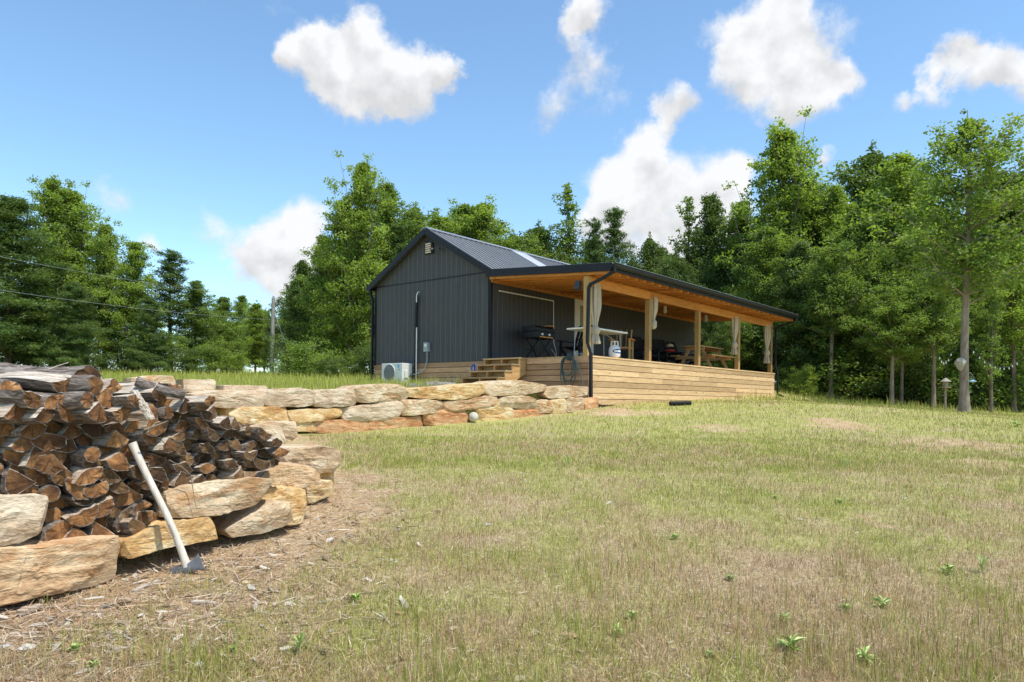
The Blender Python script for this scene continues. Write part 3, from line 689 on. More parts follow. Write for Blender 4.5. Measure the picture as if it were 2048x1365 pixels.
def bark_log():
    m = M('firewood_bark'); rr = m.rand(); off = m.comb(m.math('MULTIPLY', rr, 30), m.math('MULTIPLY', rr, 11), m.math('MULTIPLY', rr, 17))
    n = m.noise(m.vadd(m.coord((9, 30, 30)), off), 1.4, 6, .7, .8); n2 = m.noise(m.vadd(m.coord(), off), 6, 4)
    col = m.ramp(n, [(.35, (.06, .045, .035)), (.52, (.2, .16, .13)), (.68, (.42, .37, .32))])
    return m.fin(col, .95, m.bump(n, 1, .02))
M_END, M_SPLIT, M_BARK = endgrain('log_end_grain', .95, (1.06, .9, .76)), splitwood(), bark_log()
M_END2 = endgrain('weathered_log_end_grain', .62, (.95, .95, .95))
SH = {'quarter': (95, 1), 'half': (180, 0), 'wedge': (62, 1), 'third': (125, 1), 'round': (360, 0), 'slab': (110, 2)}
def log_mesh(shape, seed, Rr, L=.42, M_END=None):
    rg = random.Random(seed); ang, kind = SH[shape]; P = []; fl = []
    na = max(5, int(ang / 14))
    if shape == 'round':
        na = 16
        for i in range(na):
            a = 2 * math.pi * i / na; r = Rr * rg.uniform(.94, 1.05); P.append((math.cos(a) * r, math.sin(a) * r)); fl.append(1)
    else:
        a0 = -R(ang / 2); ex = .88
        for i in range(na + 1):
            a = a0 + R(ang) * i / na; r = Rr * rg.uniform(.95, 1.05); P.append((math.cos(a) * r, math.sin(a) * r)); fl.append(1 if i < na else 0)
        if kind == 1:
            e = P[-1]; k = 3; tip = (rg.uniform(-.05, .12) * Rr, rg.uniform(-.1, .1) * Rr)
            for i in range(1, k): t = i / k; P.append((e[0] * (1 - t) + tip[0] * t + rg.uniform(-.05, .05) * Rr, e[1] * (1 - t) + tip[1] * t + rg.uniform(-.05, .05) * Rr)); fl.append(0)
            P.append(tip); fl.append(0); s_ = P[0]
            for i in range(1, k): t = i / k; P.append((tip[0] * (1 - t) + s_[0] * t + rg.uniform(-.05, .05) * Rr, tip[1] * (1 - t) + s_[1] * t + rg.uniform(-.05, .05) * Rr)); fl.append(0)
        elif kind == 0:
            e, s_ = P[-1], P[0]
            for i in range(1, 5): t = i / 5; P.append((e[0] * (1 - t) + s_[0] * t + rg.uniform(-.06, .1) * Rr, e[1] * (1 - t) + s_[1] * t)); fl.append(0)
        else:
            e, s_ = P[-1], P[0]; ix = Rr * .25
            for q_ in ((ix, e[1] * .9), (ix * rg.uniform(.7, 1.2), 0), (ix, s_[1] * .9)): P.append(q_); fl.append(0)
    k = len(P); cx = sum(p[0] for p in P) / k; cz = sum(p[1] for p in P) / k
    segs = 9; vs = []; fs = []; ms = []; bow = rg.uniform(-.02, .02)
    for i in range(segs + 1):
        t = i / segs; x = -t * L; dy = bow * math.sin(t * math.pi); tap = 1 + rg.uniform(-.02, .02) + (t - .5) * rg.uniform(-.1, .1)
        for j, (y, z) in enumerate(P):
            nn = mnoise.noise(Vector((x * 9 + seed, y * 40, z * 40))) * .005
            ej = rg.uniform(-.006, .006) if i in (0, segs) else 0
            vs.append((x + ej, (y - cx) * tap + cx + dy + nn, (z - cz) * tap + cz + nn))
    for i in range(segs):
        for j in range(k):
            fs.append((i * k + j, i * k + (j + 1) % k, (i + 1) * k + (j + 1) % k, (i + 1) * k + j)); ms.append(2 if fl[j] else 1)
    b0 = len(vs)
    for j, (y, z) in enumerate(P):
        dl = math.hypot(y - cx, z - cz) or 1; q_ = max(.6, 1 - (.005 if fl[j] or fl[j - 1] else .002) / dl)
        vs.append((vs[j][0] + rg.uniform(-.003, .003), cx + (vs[j][1] - cx) * q_, cz + (vs[j][2] - cz) * q_))
    for j in range(k): fs.append((b0 + j, b0 + (j + 1) % k, (j + 1) % k, j)); ms.append(2 if fl[j] else 1)
    vs.append((.002, cx, cz)); b = len(vs) - 1
    for j in range(k): fs.append((b, b0 + (j + 1) % k, b0 + j)); ms.append(0)
    vs.append((-L - .002, cx, cz)); b = len(vs) - 1
    for j in range(k): fs.append((b, segs * k + j, segs * k + (j + 1) % k)); ms.append(0)
    me = bpy.data.meshes.new('firewood_log'); me.from_pydata(vs, [], fs)
    for q_ in (M_END, M_SPLIT, M_BARK): me.materials.append(q_)
    me.polygons.foreach_set('material_index', ms); me.update()
    return me, (cx, cz)
LOGS = []; LOGS2 = []
for i in range(34):
    sh = ['quarter', 'third', 'half', 'third', 'quarter', 'slab', 'half', 'half', 'third', 'wedge', 'round'][i % 11]
    rr_ = {'quarter': .118, 'wedge': .125, 'half': .076, 'third': .10, 'round': .052, 'slab': .10}[sh] * rnd.uniform(.85, 1.12)
    LOGS.append((sh,) + log_mesh(sh, 300 + i, rr_, .42, M_END)); LOGS2.append((sh,) + log_mesh(sh, 500 + i, rr_, .42, M_END2))
SA = Vector((-2.56, 3.84, 0)); SDv = Vector((.591, .807, 0)).normalized(); SNv = Vector((SDv.y, -SDv.x, 0))
def put_log(entry, s, z, fwd, yaw, pitch, roll, label, cat='firewood', group='split logs of the firewood stack', scale=1):
    sh, me, cen = entry
    o = bpy.data.objects.new('firewood_log', me); COL.objects.link(o)
    ax = SNv.copy(); ax.rotate(Matrix.Rotation(yaw, 3, 'Z')); ax.z = math.sin(pitch); ax.normalize()
    ay = Vector((0, 0, 1)).cross(ax).normalized(); az = ax.cross(ay)
    Rm = Matrix((ax, ay, az)).transposed() @ Matrix.Rotation(roll, 3, 'X') @ Matrix.Scale(scale, 3)
    pos = SA + SDv * s + SNv * fwd + Vector((0, 0, z)); c_ = Rm @ Vector((0, cen[0], cen[1]))
    o.matrix_world = Matrix.Translation(pos - c_) @ Rm.to_4x4()
    tag(o, label, cat, group); return o
def s_of_px(px):
    r = (px - HX) / F; return (r * SA.y - SA.x) / (SDv.x - r * SDv.y)
def px_of(s, z):
    p = SA + SDv * s; a = p.x / p.y; b = z / p.y
    return HX + F * (a * math.cos(ROLL) + b * math.sin(ROLL)), HY - F * (-a * math.sin(ROLL) + b * math.cos(ROLL))
TOPX = [-200, 0, 60, 130, 200, 260, 330, 390, 430, 480, 520, 560, 580]; TOPY = [845, 842, 840, 838, 836, 830, 800, 794, 812, 838, 858, 886, 915]
BOTX = [-200, 90, 110, 250, 320, 340, 400, 480, 560, 580]; BOTY = [1005, 998, 1088, 1082, 1050, 985, 975, 958, 938, 915]
ordn = ['first', 'second', 'third', 'fourth', 'fifth', 'sixth', 'seventh', 'eighth', 'ninth', 'tenth', 'eleventh', 'twelfth', 'thirteenth', 'fourteenth', 'fifteenth', 'sixteenth', 'seventeenth', 'eighteenth', 'nineteenth', 'twentieth', 'twenty-first', 'twenty-second', 'twenty-third', 'twenty-fourth', 'twenty-fifth']
desc = {'quarter': 'quarter split', 'wedge': 'thin wedge', 'half': 'half round', 'third': 'broad split', 'round': 'small whole round', 'slab': 'flat slab'}
rows = []; z = -.86; ri = 0
while z < .02:
    s = -1.0 + (ri % 2) * .06 + rnd.uniform(0, .03); row = []
    while s < 1.75:
        zz = z + rnd.uniform(-.018, .018); px, py = px_of(s, zz)
        if np.interp(px, TOPX, TOPY) + 8 < py < np.interp(px, BOTX, BOTY) - 4 and px > -70 and px < 566:
            row.append((s, zz))
        s += rnd.uniform(.09, .13) * np.interp(s, [.3, 1.0], [1.05, .74])
    rows.append(row); z += .068; ri += 1
for k, row in enumerate(rows):
    for j, (s, zz) in enumerate(row):
        e = (LOGS if rnd.random() > np.interp(s, [.2, 1.1], [.12, .9]) else LOGS2)[rnd.randrange(len(LOGS))]
        lb = f"{desc[e[0]]} firewood log, {ordn[j]} from the left in layer {k + 1} counted from the bottom"
        put_log(e, s, zz, rnd.uniform(-.09, .06), (rnd.uniform(.1, .35) if k > len(rows) - 6 else rnd.uniform(-.2, .32)), rnd.uniform(-.06, .12), (rnd.uniform(0, 6.28) if rnd.random() < (.35 if k < len(rows) - 4 else .1) else -1.57 + rnd.uniform(-.6, .6)), lb, scale=float(np.interp(s, [.3, 1.1], [1.08, .8])))
# second column behind, upper layers only
nb = 0
for dz in (0, -.09, -.18):
    s = -.9
    while s < 1.35:
        px, _ = px_of(s, 0); zt = -.03 + (np.interp(px, [-200, 0, 130, 260, 390, 430, 480, 560], [.04, .04, .07, .05, .0, -.05, -.12, -.35])) - .06 + dz
        for bk in (-.44, -.86):
            if dz == -.18 and bk == -.86: continue
            e = LOGS[rnd.randrange(len(LOGS))]; nb += 1
            put_log(e, s, zt + rnd.uniform(-.02, .03), bk, rnd.uniform(.3, .4), rnd.uniform(-.05, .12), -1.57 + rnd.uniform(-.5, .5), 'firewood log lying behind the front face of the stack, mostly hidden')['group'] = 'logs hidden behind the front of the stack'
        s += rnd.uniform(.17, .2)
# loose logs thrown on top
tops = [('quarter', 22, 828, .02, 'pale topped split log at the far left edge, third layer from the stack top', 1.35), ('third', 76, 829, .04, 'rough barked log with round orange end at the upper left', 1.3), ('half', 128, 828, .0, 'big half round log with flat pale top at the upper left', 1.45),
 ('quarter', 180, 829, .05, 'large quarter log with pale top face left of the leaning plank', 1.4), ('half', 232, 828, .02, 'medium split log with pale back just left of the leaning plank', 1.2),
 ('half', 48, 800, .06, 'reddish bark log at the top left of the stack', 1.3), ('slab', 102, 801, .02, 'long flat pale split log in the second layer from the top left', 1.5), ('round', 152, 800, .07, 'small whole round log with bright orange end at the upper left', 1.35),
 ('quarter', 202, 800, .0, 'long pale split log beneath the thick bark covered one', 1.3), ('third', 252, 802, .04, 'cut orange brown log end right behind the leaning plank', 1.15),
 ('slab', 20, 774, -.06, 'flat grey slab of wood lying level at the far left top', 1.3), ('half', 120, 772, -.02, 'pale split log lying level left of the thick bark covered one', 1.3), ('round', 176, 772, .03, 'thick bark covered log on top of the stack, cut end to the right', 1.7),
 ('quarter', 226, 774, -.05, 'golden cut log end right of the thick bark covered one', 1.2), ('slab', 200, 748, -.2, 'curved bark slab sitting highest on the firewood stack', 1.6),
 ('quarter', 318, 787, -.05, 'grey quarter log with brown end right of the leaning plank', 1.3), ('round', 358, 790, .0, 'slim pale grey branch sloping down to the right on the stack', .8), ('half', 410, 780, -.42, 'clean tan split log lying on the right part of the stack', 1.25), ('third', 402, 802, .04, 'big half moon log end on the right shoulder of the stack', 1.1)]
byshape = {}
for e in LOGS: byshape.setdefault(e[0], []).append(e)
for i, (sh, px, py, fw, lb, scl) in enumerate(tops):
    s = s_of_px(px); p = SA + SDv * s; zz = ray(px, py).z * p.y
    yw, pt_ = (1.2, -.3) if 'branch' in lb else (.5 + rnd.uniform(-.04, .04), rnd.uniform(-.03, .02))
    put_log(byshape[sh][i % len(byshape[sh])], s, zz, fw + .06, yw, pt_, -1.57 + rnd.uniform(-.35, .35) if sh != 'slab' else 1.57, lb, scale=scl * .82)
# white weathered plank hanging down the front
pk = MB(); p0 = Vector((0, 0, 0)); a = SA + SDv * s_of_px(262) + SNv * .03; b = SA + SDv * s_of_px(282) + SNv * .12
a.z = ray(262, 782).z * a.y; b.z = ray(282, 838).z * b.y
o = b - a; pk.bar((0, 0, 0), o, .06, .022); pk.bar(o * .5 + Vector((0.01, 0, .012)), o * 1.04, .045, .015)
tag(pk.build('split_plank', M_SPLIT, bevel=.003, loc=a), 'pale weathered splinter of wood hanging over the stack above the axe handle', 'firewood')
# twigs
def twig(name, pts, r, mat, label):
    P = [Vector(p) for p in pts]; o0 = P[0].copy(); mb = MB(); mb.tube([p - o0 for p in P], [r * (1 - .6 * i / len(P)) for i in range(len(P))], 6)
    return tag(mb.build(name, mat, smooth=True, loc=o0), label, 'twig')
def onstack(px, py, fw=.12):
    p = SA + SDv * s_of_px(px) + SNv * fw; p.z = ray(px, py).z * p.y; return p
twig('twig', [onstack(318, 920), onstack(345, 935), onstack(362, 950), onstack(366, 975), onstack(370, 1000), onstack(374, 1018)], .0035, bark_light, 'thin bent twig drooping over the firewood onto the cream slab')
twig('twig', [onstack(268, 860), onstack(290, 852), onstack(314, 843)], .006, bark_light, 'short broken stick poking out of the firewood front')
twig('twig', [onstack(280, 868), onstack(300, 878), onstack(322, 898)], .003, bark_dark, 'dark reddish twig on the firewood right of the axe handle top')
twig('twig', [onstack(122, 742, -.2), onstack(145, 733, -.2), onstack(168, 726, -.2)], .004, M_SPLIT, 'thin pale splinter sticking up from the stack top')

# ------------------------------------------------------------------ axe
hp = gp(375, 1150); hp.z += .035
top = at(268, 885, hp.y + .0); print('AXE', hp, top)
axe = empty('axe', hp, 0, 'splitting maul with white handle and grey steel head leaning on the firewood', 'axe')
hv = top - hp; side = Vector((.80, -.10, .30)); side = (side - hv.normalized() * side.dot(hv.normalized())).normalized(); thk = hv.normalized().cross(side)
mb = MB(); pts = []; rsx = []
for i in range(13):
    t = .01 + i / 12 * .99; pts.append(hv * t + side * .012 * math.sin(t * 5)); rsx.append(.027 if t < .06 else .0225 - .003 * math.sin(t * 3.1) + (.004 if t > .93 else 0))
mb.tube(pts, rsx, 14)
handle_m = wood('pale_worn_handle', 'z', (.46, .41, .34), (.64, .59, .51), False)
mb.build('handle', handle_m, axe, smooth=True)
mk = MB()
for k in range(9):
    c_ = hv * (.34 - k * .011) + side * (.012 * math.sin(.34 * 5)) - Vector((0, 0, 0)); f_ = (Vector((0, -1, 0)) - hv.normalized() * Vector((0, -1, 0)).dot(hv.normalized())).normalized()
    mk.bar(c_ + f_ * .0195 - side * .005, c_ + f_ * .0195 + side * .004, .003, .002)
mk.build('stamped_lettering', dark_grille, axe)
hd = hv.normalized()
mb = MB(); prof = [(-.092, .034, .028), (-.078, .040, .032), (-.02, .030, .024), (0, .031, .027), (.025, .028, .020), (.06, .036, .012), (.085, .05, .006), (.097, .058, .0012)]
vs = []; fs = []
for (x, h, t) in prof:
    for j in range(12):
        an = 2 * math.pi * j / 12; cy, sy = math.cos(an), math.sin(an)
        sq = lambda u: math.copysign(abs(u) ** .55, u)
        vs.append(side * x + hd * (sq(sy) * h) + thk * (sq(cy) * t))
for i in range(len(prof) - 1):
    for j in range(12): fs.append((i * 12 + j, i * 12 + (j + 1) % 12, (i + 1) * 12 + (j + 1) % 12, (i + 1) * 12 + j))
fs += [tuple(range(12)), tuple(range((len(prof)) * 12 - 1, (len(prof) - 1) * 12 - 1, -1))]
mb.add(vs, fs)
steel = simple('worn_grey_steel', (.17, .175, .19), .5, .25, 25, .25, .15)
mb.build('axe_head', steel, axe, smooth=True)

# ------------------------------------------------------------------ cabin
A = math.atan2(.768, .64); O = Vector((-.616, 20, 0))
LEN = 12.4; WID = 4.88; ZD = 1.13; ZS = 1.09; ZW = 3.55; ZR = 4.95; PD = 3.25
cA, sA = math.cos(A), math.sin(A)
def W(x, y, z=0): return Vector((O.x + cA * x - sA * y, O.y + sA * x + cA * y, z))
def lx(px, y):
    """local x on the line local-y=y seen at px"""
    r = (px - HX) / F; bx_, by_ = O.x - sA * y, O.y + cA * y
    return (r * by_ - bx_) / (cA - r * sA)
cabin = empty('cabin', (O.x, O.y, 0), A, 'charcoal clad cabin on a timber skirt with a long covered porch', 'cabin')
gz = g1(*W(-.1, 2.4)[:2]) - .3
mb = MB(); mb.bx(0, .1, 0, WID, ZS, ZW); mb.prism([(0, ZW), (WID, ZW), (WID / 2, ZR)], (0, 0, 0), (0, 1, 0), (0, 0, 1), (.1, 0, 0))
gw = mb.build('gable_wall', siding, cabin)
mb = MB(); mb.bx(-.012, 0, .01, WID - .01, ZW - .035, ZW + .0, t=.5); mb.build('band_trim', black_metal, gw)
MB().bx(.1, LEN, 0, .1, ZS - .2, ZW).build('porch_wall', siding, cabin)
MB().bx(.1, LEN, WID - .1, WID, ZS, ZW).build('back_wall', siding, cabin)
mb = MB(); mb.bx(LEN - .1, LEN, .1, WID - .1, ZS, ZW); mb.prism([(.1, ZW), (WID - .1, ZW), (WID / 2, ZR)], (LEN - .1, 0, 0), (0, 1, 0), (0, 0, 1), (.1, 0, 0)); mb.build('far_gable_wall', siding, cabin)
MB().bx(.1, LEN - .1, .1, WID - .1, ZS - .05, ZS).build('floor_slab', skirt_x, cabin)
for (y0, y1) in ((-.012, .085), (WID - .085, WID + .012)):
    MB().bx(-.014, .085, y0, y1, ZS - .01, ZW).build('corner_trim', black_metal, cabin, bevel=.004)
# roof: two ribbed slopes
RI = ZR + .1; OH = .14; OL = .18
slope = (ZR - ZW) / (WID / 2)
roof_m = simple('charcoal_standing_rib_metal', (.27, .268, .265), .4, .08, 6, .45, .03, .5)
for sgn, nm in ((-1, 'roof'), (1, 'roof')):
    mb = MB(); yr = WID / 2; ye = -OH if sgn < 0 else WID + OH
    zr = ZR + .07; ze = zr - slope * (abs(yr - ye))
    mb.add([(-OL, yr, zr), (LEN + OL, yr, zr), (LEN + OL, ye, ze), (-OL, ye, ze), (-OL, yr, zr + .03), (LEN + OL, yr, zr + .03), (LEN + OL, ye, ze + .03), (-OL, ye, ze + .03)],
           [(0, 1, 2, 3), (4, 7, 6, 5), (0, 4, 5, 1), (1, 5, 6, 2), (2, 6, 7, 3), (3, 7, 4, 0)], 0, .5)
    x = -OL + .05
    while x < LEN + OL:
        mb.bar((x, yr, zr + .04), (x, ye, ze + .04), .045, .034, 0, .5, up=(0, 0, 1)); x += .229
    rf = mb.build(nm, roof_m, cabin)
    if sgn < 0:
        rp = MB(); x0, x1 = lx(1012, WID / 2) , lx(1012, WID / 2) + .75; zz = .075
        f = lambda x, t: (x, yr + (ye - yr) * t, zr + (ze - zr) * t + zz)
        a_, b_, c_, d_ = f(x0, .02), f(x1, .02), f(x1 + .0, .97), f(x0 + .0, .97)
        dn = [(p[0], p[1], p[2] - .03) for p in (a_, b_, c_, d_)]
        rp.add([a_, b_, c_, d_] + dn, [(0, 1, 2, 3), (4, 7, 6, 5), (0, 4, 5, 1), (1, 5, 6, 2), (2, 6, 7, 3), (3, 7, 4, 0)])
        rp.build('pale_roof_panel', simple('pale_panel', (.42, .43, .45), .4), rf)
mb = MB(); mb.bar((-OL, WID / 2 - .09, ZR + .085), (LEN + OL, WID / 2 - .09, ZR + .085), .2, .02, 0, .5, up=(0, -.5, 1)); mb.bar((-OL, WID / 2 + .09, ZR + .085), (LEN + OL, WID / 2 + .09, ZR + .085), .2, .02, 0, .5, up=(0, .5, 1))
mb.build('ridge_cap', simple('ridge_metal', (.34, .35, .37), .35, .05, 6, .4), cabin)
for ye in (-OH, WID + OH):
    ze = ZR + .07 - slope * (WID / 2 + OH)
    mb = MB(); mb.bar((-OL - .01, WID / 2, ZR + .01), (-OL - .01, ye, ze - .06), .03, .17, 0, .5); mb.build('rake_fascia', black_metal, cabin)
    mb = MB(); mb.bar((-OL + .01, WID / 2, ZR + .045), (-OL + .01, ye, ze + .03), .34, .02); mb.build('rake_soffit', black_metal, cabin) if False else None
ze = ZR + .07 - slope * (WID / 2 + OH)
MB().bx(-OL, LEN + OL, WID + OH, WID + OH + .1, ze - .1, ze + .01).build('gutter', black_metal, cabin)
MB().bx(-OL, LEN + OL, WID + .0, WID + OH, ze - .12, ze - .1).build('soffit', black_metal, cabin)
# gable vent and security light
vt = MB(); yv = 2.42
vt.bx(-.05, 0, yv - .17, yv + .17, 4.30, 4.60); vt.prism([(-.17, 4.6), (.17, 4.6), (.12, 4.69), (0, 4.73), (-.12, 4.69)], (-.05, yv, 0), (0, 1, 0), (0, 0, 1), (.05, 0, 0))
ve = vt.build('gable_vent', black_metal, cabin)
vs_ = MB()
for k in range(5): vs_.box((-.062, yv, 4.35 + k * .062), (.03, .22, .04), Matrix.Rotation(R(-25), 3, 'Y'))
vs_.build('louvre', simple('vent_louvre', (.62, .52, .42), .6), ve)
cm = MB(); yc = WID / 2 - .42
cm.bar((-.0, yc, 4.42), (-.12, yc, 4.42), .03, .03); cm.tube([(-.12, yc, 4.42), (-.13, yc, 4.55), (-.13, yc + .1, 4.62), (-.1, yc + .22, 4.66)], .02, 6)
cm.tube([(-.12, yc + .04, 4.4), (-.24, yc + .10, 4.36)], [.03, .055], 10); cm.tube([(-.12, yc - .04, 4.4), (-.22, yc - .13, 4.36)], [.03, .055], 10)
tag(cm.build('security_light', dark_grille, None, smooth=True, loc=(0, 0, 0)), 'small twin security light under the gable peak', 'light').parent = None
sl_ = bpy.data.objects['security_light']; sl_.location = (O.x, O.y, 0); sl_.rotation_euler = (0, 0, A)
# door on porch wall
dx0 = lx(1147, 0); dr = MB(); dr.bx(dx0, dx0 + 1.06, -.035, 0, ZD, ZD + 2.16); df = dr.build('door_frame', white_paint, cabin, bevel=.005)
MB().bx(dx0 + .08, dx0 + .98, -.055, -.036, ZD + .02, ZD + 2.07).build('door', white_paint, cabin, bevel=.004)
gm = M('door_glass'); gm.b.inputs['Transmission Weight'].default_value = .0
glass_m = gm.fin((.32, .30, .25), .12, None, 0, .6)
pd_ = [o for o in cabin.children if o.name.startswith('door') and 'frame' not in o.name][0]
MB().bx(dx0 + .24, dx0 + .82, -.068, -.056, ZD + .25, ZD + 1.92).build('glass', glass_m, pd_)
MB().tube([(dx0 + .9, -.06, ZD + 1.0), (dx0 + .9, -.11, ZD + 1.0)], [.02, .03], 10).build('handle', chrome, pd_, smooth=True)
# porch deck
mb = MB(); y = -.005
nbd = 23; bw = (PD - .02) / nbd
for k in range(nbd): mb.bx(-.02, LEN + .06, -.005 - (k + 1) * bw + .004, -.005 - k * bw, ZD - .035, ZD)
mb.build('deck_floor', wood_x, cabin)
mb = MB(); nrow = 8; bh = .148
for k in range(nrow):
    z1 = ZD - .037 - k * bh + .0; x = 0; off = [4.9, 3.1, 2.4, 3.7, 5.2, 2.9, 4.1, 3.3][k]
    cuts = [0, off, off + 3.66, off + 7.3, LEN + .03]; cuts = [c for c in cuts if c <= LEN + .03]
    if cuts[-1] < LEN + .03: cuts.append(LEN + .03)
    for a_, b_ in zip(cuts[:-1], cuts[1:]): mb.bx(a_ + .002, b_ - .002, -PD - .025 + (k % 2) * .0, -PD, z1 - bh + .013, z1)
mb.bx(-.04, LEN + .08, -PD - .04, -PD + .0, ZD - .03, ZD + .006)
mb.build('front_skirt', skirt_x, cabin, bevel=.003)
mb = MB()
for k in range(8):
    z1 = ZD - .037 - k * bh
    mb.bx(-.025, 0, -PD + .0, -1.32, z1 - bh + .013, z1); 
for k in range(6):
    z1 = ZD - .037 - k * bh; mb.bx(-.026, -.001, -1.31, -.02, z1 - bh + .013, z1)
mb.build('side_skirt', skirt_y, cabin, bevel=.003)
mb = MB()
for k in range(7):
    z1 = ZS - .004 - k * bh; mb.bx(.0, .025, .0, 2.6 + (k % 3) * .3, z1 - bh + .013, z1); mb.bx(.0, .025, 2.605 + (k % 3) * .3, WID, z1 - bh + .013, z1)
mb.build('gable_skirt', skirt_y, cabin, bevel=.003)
MB().bx(.06, LEN - .05, .0, WID - .06, -.3, ZS - .06).build('gable_gap_shade', dark_grille, cabin)  # dark filler box under the cabin, colours the skirt gaps as shade
MB().bx(.06, LEN - .05, -PD + .06, -.0, -.3, ZD - .06).build('deck_underframe', dark_grille, cabin)  # dark box added behind the deck boards so their gaps read as shaded
# porch roof (shed)
zin, zout, yo = 3.50, 3.24, -3.98
def zr_(y): return zin + (zout - zin) * (y / yo)
# posts and beam
py_ = -3.14; bot = zr_(py_) - .2
for x in (.06, 3.10, 6.20, 9.28, 12.32):
    MB().bx(x - .07, x + .07, py_ - .07, py_ + .07, ZD, bot - .235 if x > 1 else bot, t=rnd.random()).build('post', wood_z, cabin, bevel=.006)
mb = MB()
for a_, b_ in ((.14, 3.1), (3.1, 6.2), (6.2, 9.28), (9.28, 12.45)):
    mb.bx(a_, b_ - .004, py_ - .045, py_ - .004, bot - .23, bot); mb.bx(a_, b_ - .004, py_ + .004, py_ + .045, bot - .23, bot)
mb.build('beam', orange_x, cabin, bevel=.003)
x = -.1; i = 0
while x < LEN + .12:
    mb = MB(); mb.bar((x, -.06, zr_(-.06) - .1), (x, yo + .05, zr_(yo + .05) - .1), .04, .185); mb.build('rafter', orange_y, cabin); x += .405
mb = MB(); mb.bx(.0, LEN, -.045, -.002, zin - .26, zin - .005); mb.build('ledger', orange_x, cabin)
def slab(mb, x0, x1, y0, y1, dz, th, m=0):
    a_ = [(x0, y0, zr_(y0) + dz), (x1, y0, zr_(y0) + dz), (x1, y1, zr_(y1) + dz), (x0, y1, zr_(y1) + dz)]
    mb.add(a_ + [(p[0], p[1], p[2] + th) for p in a_], [(0, 1, 2, 3), (4, 7, 6, 5), (0, 4, 5, 1), (1, 5, 6, 2), (2, 6, 7, 3), (3, 7, 4, 0)], m)
mb = MB(); y = -.02
while y > yo + .06:
    y2 = max(yo + .05, y - .19); slab(mb, -.13, LEN + .13, y2 + .004, y, -.004, .02); y = y2
mb.build('porch_ceiling', orange_x, cabin)
mb = MB(); slab(mb, -.17, LEN + .17, yo - .01, -.0, .02, .035)
x = -.12
while x < LEN + .17:
    mb.bar((x, -.02, zr_(0) + .065), (x, yo, zr_(yo) + .065), .045, .025, 0, .5); x += .229
mb.build('porch_roof', roof_m, cabin)
mb = MB(); mb.bar((-.185, .0, zr_(0) - .035), (-.185, yo - .0, zr_(yo) - .035), .03, .20, 0, .5); mb.build('porch_fascia', black_metal, cabin, bevel=.004)
mb = MB(); mb.bar((LEN + .185, .0, zr_(0) - .035), (LEN + .185, yo, zr_(yo) - .035), .03, .20, 0, .5); mb.build('porch_fascia', black_metal, cabin)
gu = MB(); gp_ = [(0, 0), (0, -.11), (-.07, -.11), (-.1, -.07), (-.11, -.015), (-.12, .005), (-.105, .008), (-.09, -.02), (-.065, -.09), (-.01, -.09), (-.01, .0)]
gu.prism(gp_, (-.2, yo - .0, zout + .05), (0, 1, 0), (0, 0, 1), (LEN + .4, 0, 0), 0, .5); gut = gu.build('gutter', black_metal, cabin)
MB().bx(-.198, LEN + .198, yo + .002, yo + .03, zout - .13, zout + .0).build('fascia_board', black_metal, cabin)
tr_ = MB(); tr_.bx(-.19, LEN + .19, yo - .122, yo - .108, zout + .052, zout + .062); tr_.build('gutter_lip', simple('lip', (.3, .31, .33), .3, .05, 8, .5), gut)
# downspouts (box section)
def spout(pts, nm='downspout'):
    mb = MB()
    for a_, b_ in zip(pts[:-1], pts[1:]): mb.bar(a_, b_, .085, .065, 0, .5)
    # round joints
    P = []
    for p in pts: P.append(Vector(p))
    for p in P[1:-1]: mb.lathe([(.02, -.045), (.045, -.03), (.045, .03), (.02, .045)], p, 8, 0, .5)
    return mb.build(nm, black_metal, cabin, smooth=True, bevel=.01)
gl = g1(*W(-.06, -PD - .1)[:2])
spout([(-.12, yo - .05, zout - .02), (-.12, yo - .04, zout - .14), (-.11, -3.72, zout - .26), (-.1, -3.34, zout - .38), (-.09, -3.28, zout - .46), (-.09, -3.26, 1.45), (-.06, -3.34, 1.16), (-.06, -3.36, gl + .22), (-.04, -3.42, gl + .1), (.1, -3.62, gl + .04)])
gl2 = g1(*W(LEN, -PD - .1)[:2])
spout([(LEN + .1, yo - .05, zout - .02), (LEN + .1, yo - .04, zout - .14), (LEN + .1, -3.75, zout - .24), (LEN + .1, -3.36, zout - .38), (LEN + .1, -3.28, zout - .46), (LEN + .1, -3.28, 1.4), (LEN + .1, -3.37, 1.16), (LEN + .1, -3.37, gl2 + .15), (LEN + .12, -3.6, gl2 + .05)])
gl3 = g1(*W(-.06, WID)[:2])
spout([(-.06, WID + .17, ze - .08), (-.06, WID + .16, ze - .2), (-.06, WID + .05, ze - .4), (-.06, WID + .05, gl3 + .15), (-.2, WID + .2, gl3 + .06)])
# stairs
st = MB(); run, rise, y0, y1 = .285, .178, -1.28, -.03
stairs = empty('staircase', (0, 0, 0)); stairs.parent = cabin
for k in range(4):
    zt = ZD - k * rise; xa = -k * run
    MB().bx(xa - run - .02, xa - .0 - (.004 if k else .03), y0 - .02, y1 + .02, zt - .038, zt).build('tread', oldwood, stairs, bevel=.004)
zb = ZD - 4 * rise
MB().bx(-5 * run - .02, -4 * run, y0 - .05, y1 + .05, zb - .05, zb).build('tread', oldwood, stairs, bevel=.004)
for ys_ in (y0 + .02, (y0 + y1) / 2, y1 - .02):
    poly = []
    for k in range(4):
        zt = ZD - k * rise - .039; poly += [(-k * run - .03 if k == 0 else -k * run, zt), (-(k + 1) * run, zt)]
    poly += [(-4 * run, zb - .14), (-4 * run + .2, zb - .14), (-.03, ZD - .42)]
    MB().prism(poly, (0, ys_ - .02, 0), (1, 0, 0), (0, 0, 1), (0, .04, 0)).build('stringer', wood_x, stairs)
